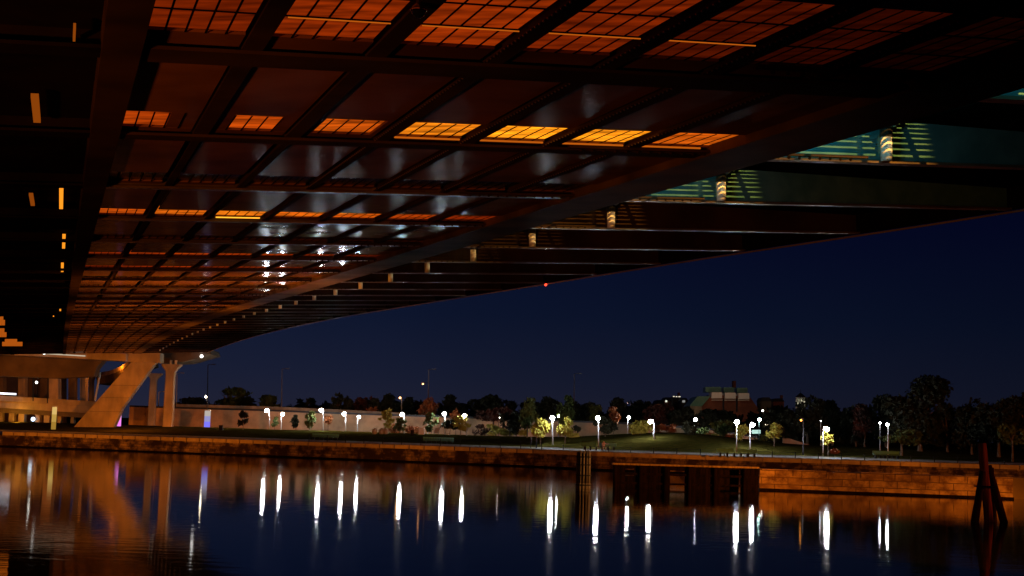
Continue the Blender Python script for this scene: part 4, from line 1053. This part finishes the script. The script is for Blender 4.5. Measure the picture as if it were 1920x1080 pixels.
# ---------------------------------------------------------------- buildings
def pbox(mb, x0, y0, x1, y1, D, depth): pix_slab(mb, [(x0, y1), (x1, y1), (x1, y0), (x0, y0)], D, depth)
BD = 430
bb = thing('brick_building', on_ground(1360, BD), 'red brick building with green and white stepped roof blocks', 'building')
mb = MB(); pix_slab(mb, [(1300, 805), (1425, 810), (1423, 768), (1406, 744), (1334, 740), (1316, 760), (1300, 775)], BD, 18); mb.build('wall', M['brick'], bb)
mb = MB(); pix_slab(mb, [(1293, 761), (1316, 762), (1332, 743), (1308, 743)], BD-0.5, 16); mb.build('roof', M['green_roof'], bb)
mb = MB(); pix_slab(mb, [(1294, 800), (1315, 800), (1316, 762.2), (1293, 761.2)], BD-0.4, 14); mb.build('side_wing', M['concrete'], bb)
for i, (a, b) in enumerate(((1334, 1354), (1359.5, 1379.5), (1385, 1405))):
    mb = MB(); pbox(mb, a, 735.5+i*0.8, b, 746.5+i*0.8, BD-2, 6); mb.build('white_block', M['white'], bb)
for i, (a, b) in enumerate(((1323, 1352), (1357, 1377), (1382, 1402))):
    mb = MB(); pbox(mb, a, 725.5+i*0.8, b, 735.0+i*0.8, BD+3, 6); mb.build('green_block', M['green_roof'], bb)
for x in (1356.5, 1381.5):
    mb = MB(); pbox(mb, x-1.6, 747, x+1.6, 772, BD-0.3, 0.5); mb.build('window_strip', M['pole_dark'], bb)
mb = MB(); pbox(mb, 1334, 749.5, 1405, 751, BD-0.25, 0.3); mb.build('stone_band', M['white'], bb)
mb = MB(); pbox(mb, 1375, 714, 1380, 727, BD+10, 3); mb.build('chimney', M['brick'], bb)
# hill houses
def house(x0, x1, y_eave, y_ridge, y_base, D, mt, label, wins, chim=None, wcol=(1.0, 0.8, 0.5), ws=1.6):
    t = thing('hill_house', on_ground((x0+x1)/2, D), label, 'house', 'houses on the far hill')
    mb = MB(); pbox(mb, x0, y_eave, x1, y_base, D, 8); mb.build('wall', M[mt], t)
    mb = MB(); pix_slab(mb, [(x0-1, y_eave), (x1+1, y_eave), (x1-3, y_ridge), (x0+3, y_ridge)], D-0.3, 8.6); mb.build('roof', M['roof'], t)
    for wx, wy, ww, wh in wins:
        mb = MB(); pbox(mb, wx, wy, wx+ww, wy+wh, D-0.36, 0.3); mb.build('window', emit('lit_window', wcol, ws), t)
    if chim: mb = MB(); pbox(mb, chim, y_ridge-6, chim+4, y_ridge, D+3, 1.5); mb.build('chimney', M['brick'], t)
house(1228, 1246, 757, 750, 790, 470, 'brick', 'small brick house at the left of the far hill with one lit window', [(1246-11, 759, 1.6, 1.6)])
house(1244, 1262, 752, 745, 790, 480, 'brick', 'far house left of the one with a lit roof terrace', [(1247.5, 750.5, 3.4, 3.4)], None, (0.95, 1.0, 0.8), 0.9)
house(1262, 1278, 748, 742, 790, 475, 'concrete_dark', 'far house with a bright strip of lights under its roof', [(1262, 742.6, 3, 1.5), (1267, 743, 3, 1.5), (1272, 743, 4, 1.5)], 1271, (1.0, 0.9, 0.7), 0.9)
house(1277, 1290, 752, 746, 790, 465, 'concrete_dark', 'far house touching the brick building with a square lit window', [(1279.5, 750.5, 5, 4)], None, (0.9, 0.9, 0.85), 0.25)
house(1428, 1446, 752, 745, 800, 430, 'concrete_dark', 'dark tall house right of the brick building with a lit window low down', [(1438.3, 779.5, 2.4, 7)], None, (1.0, 0.7, 0.35), 3.0)
house(1450, 1470, 753, 747, 800, 440, 'brick', 'dark far house between the tall dark house and the cupola', [], 1464)
# shop front glow
mb = MB(); pbox(mb, 1414, 806, 1426, 813, 318, 3); tag(mb.build('lit_shed', emit('shed_glow', (0.65, 1.0, 0.9), 0.8), base=at(1420, 813, 318)), 'small pale green lit shed behind the quay bench lamps', 'shed')
# cupola
cu = thing('cupola', at(1501, 758, 440), 'small lit white cupola with dark pointed cap above the trees', 'cupola')
mpx = mpp(440); c_ = at(1501, 762, 440)
mb = MB(); n = 8
for k in range(n):
    a = 2*math.pi*(k+0.5)/n; p_ = c_+Vector((math.cos(a)*8.2*mpx, math.sin(a)*8.2*mpx, 0)); mb.tube([p_-Vector((0, 0, 1)), p_+Vector((0, 0, 17*mpx))], 1.1*mpx, 6)
mb.build('column', M['white'], cu)
mb = MB(); mb.tube([c_-Vector((0, 0, 2)), c_+Vector((0, 0, 15*mpx))], 6.8*mpx, 8); mb.build('lantern_wall', mat('cupola_lit', (0.4, 0.4, 0.33), 0.6, emis=(0.8, 0.85, 0.55), estr=0.10), cu)
for k in range(8):
    a = 2*math.pi*k/8; d = Vector((math.cos(a), math.sin(a), 0)); s = Vector((-d.y, d.x, 0)); p_ = c_+d*6.5*mpx
    mb = MB(); w = 1.7*mpx; mb.hexa([p_-s*w+Vector((0, 0, 4*mpx)), p_+s*w+Vector((0, 0, 4*mpx)), p_+s*w+d*0.1+Vector((0, 0, 4*mpx)), p_-s*w+d*0.1+Vector((0, 0, 4*mpx)), p_-s*w+Vector((0, 0, 12.5*mpx)), p_+s*w+Vector((0, 0, 12.5*mpx)), p_+s*w+d*0.1+Vector((0, 0, 12.5*mpx)), p_-s*w+d*0.1+Vector((0, 0, 12.5*mpx))])
    mb.build('window', emit('cupola_window', (1.0, 0.95, 0.65), 0.7), cu)
mb = MB(); top = c_+Vector((0, 0, 17*mpx)); mb.tube([top, top+Vector((0, 0, 1.2*mpx)), top+Vector((0, 0, 4*mpx)), top+Vector((0, 0, 7*mpx)), top+Vector((0, 0, 8*mpx)), top+Vector((0, 0, 16*mpx))], [10*mpx, 9*mpx, 6*mpx, 2.5*mpx, 0.5*mpx, 0.15*mpx], 10); mb.build('roof', M['roof'], cu)

# ---------------------------------------------------------------- bank floodlights and added fill lights
ORL = (1.0, 0.24, 0.012)
# floodlights of the near right bank, washing the far quay and the granite pier
RB = Vector((70, 20, 6.5))
for tx, ty, tz, ang, w_ in ((34, 126, -8, 20, 0.33), (66, 180, -9, 18, 1.2), (38, 182, -9, 15, 1.2), (6, 198, -10, 15, 1.2), (-30, 216, -10, 12, 1.6)):
    d = (Vector((tx, ty, 0))-RB).length
    light('SPOT', 'bank_floodlight', RB, (tx, ty, tz), ORL, 9.5*w_*d*d, 0.3, ang, 0.5)
RC = Vector((45, 5, 6.5)); d = (Vector((-72, 234, 0))-RC).length
light('SPOT', 'bank_floodlight', RC, (-72, 234, -12), ORL, 20*d*d, 0.3, 15, 0.5)
# floodlight on the left bank washing the concrete piers
LB = Vector((-98, 130, 5))
for tx, ty, tz, ang, w_ in ((-72, 260, 6, 24, 1.0), (-105, 270, 6, 22, 0.8)):
    d = (Vector((tx, ty, 0))-LB).length
    light('SPOT', 'pier_floodlight', LB, (tx, ty, tz), ORL, 8.0*w_*d*d, 0.3, ang, 0.5)
light('POINT', 'wall_fill', at(430, 748, 262), None, (1.0, 0.55, 0.2), 1300, 0.3)  # added fill that warms the retaining wall
light('POINT', 'wall_fill', at(690, 752, 250), None, (1.0, 0.55, 0.2), 1300, 0.3)
light('POINT', 'lawn_fill', (-66, 246, 9), None, ORL, 2600, 0.3)  # added fill over the left lawn, no lamp stands here
light('POINT', 'underpass_sodium', at(32, 792, 273), None, (1.0, 0.45, 0.05), 1500, 0.3)
light('POINT', 'ramp_fill', at(215, 682, 303), None, ORL, 2200, 0.3)  # added fill to brighten the ramp parapet
light('SPOT', 'wall_sodium', at(765, 740, 255), at(770, 800, 268), ORL, 700, 0.2, 100, 0.8)
# added spots that fill the deck underside with sodium colour
light('SPOT', 'deck_fill_near', (-12, 2, 1.2), L(-11, 26, 0), (1.0, 0.23, 0.012), 15000, 0.5, 84, 1.0)
for v_, w_ in ((50, 8000), (85, 9000), (130, 9000), (180, 8000), (225, 6000)):
    P_ = L(-9, v_, 0); light('SPOT', 'deck_fill', (P_.x, P_.y, 2.0), P_, (1.0, 0.27, 0.02), w_, 0.8, 150, 1.0)  # unseen fill spots hovering over the water
light('SPOT', 'dolphin_fill', (44, 76, 5), (27.7, 82.3, 3.0), (1.0, 0.15, 0.02), 3800, 0.2, 20, 0.6)  # added red fill aimed at the dolphin from its right
light('SPOT', 'cluster_fill', (17, 109, 5), (6.3, 118, 1.5), (1.0, 0.42, 0.10), 6500, 0.1, 24, 0.5)  # added fill aimed at the pile cluster
light('POINT', 'building_fill', at(1360, 795, 395), None, (1.0, 0.62, 0.35), 3500, 0.5)  # added fill lights for the brick building and its neighbours
light('POINT', 'building_fill', at(1300, 770, 400)+Vector((0,0,22)), None, (1.0, 0.75, 0.5), 3500, 0.5)
for o in bpy.data.objects:
    if '_base' in o: del o['_base']
    if o.type == 'LIGHT': o.visible_glossy = False
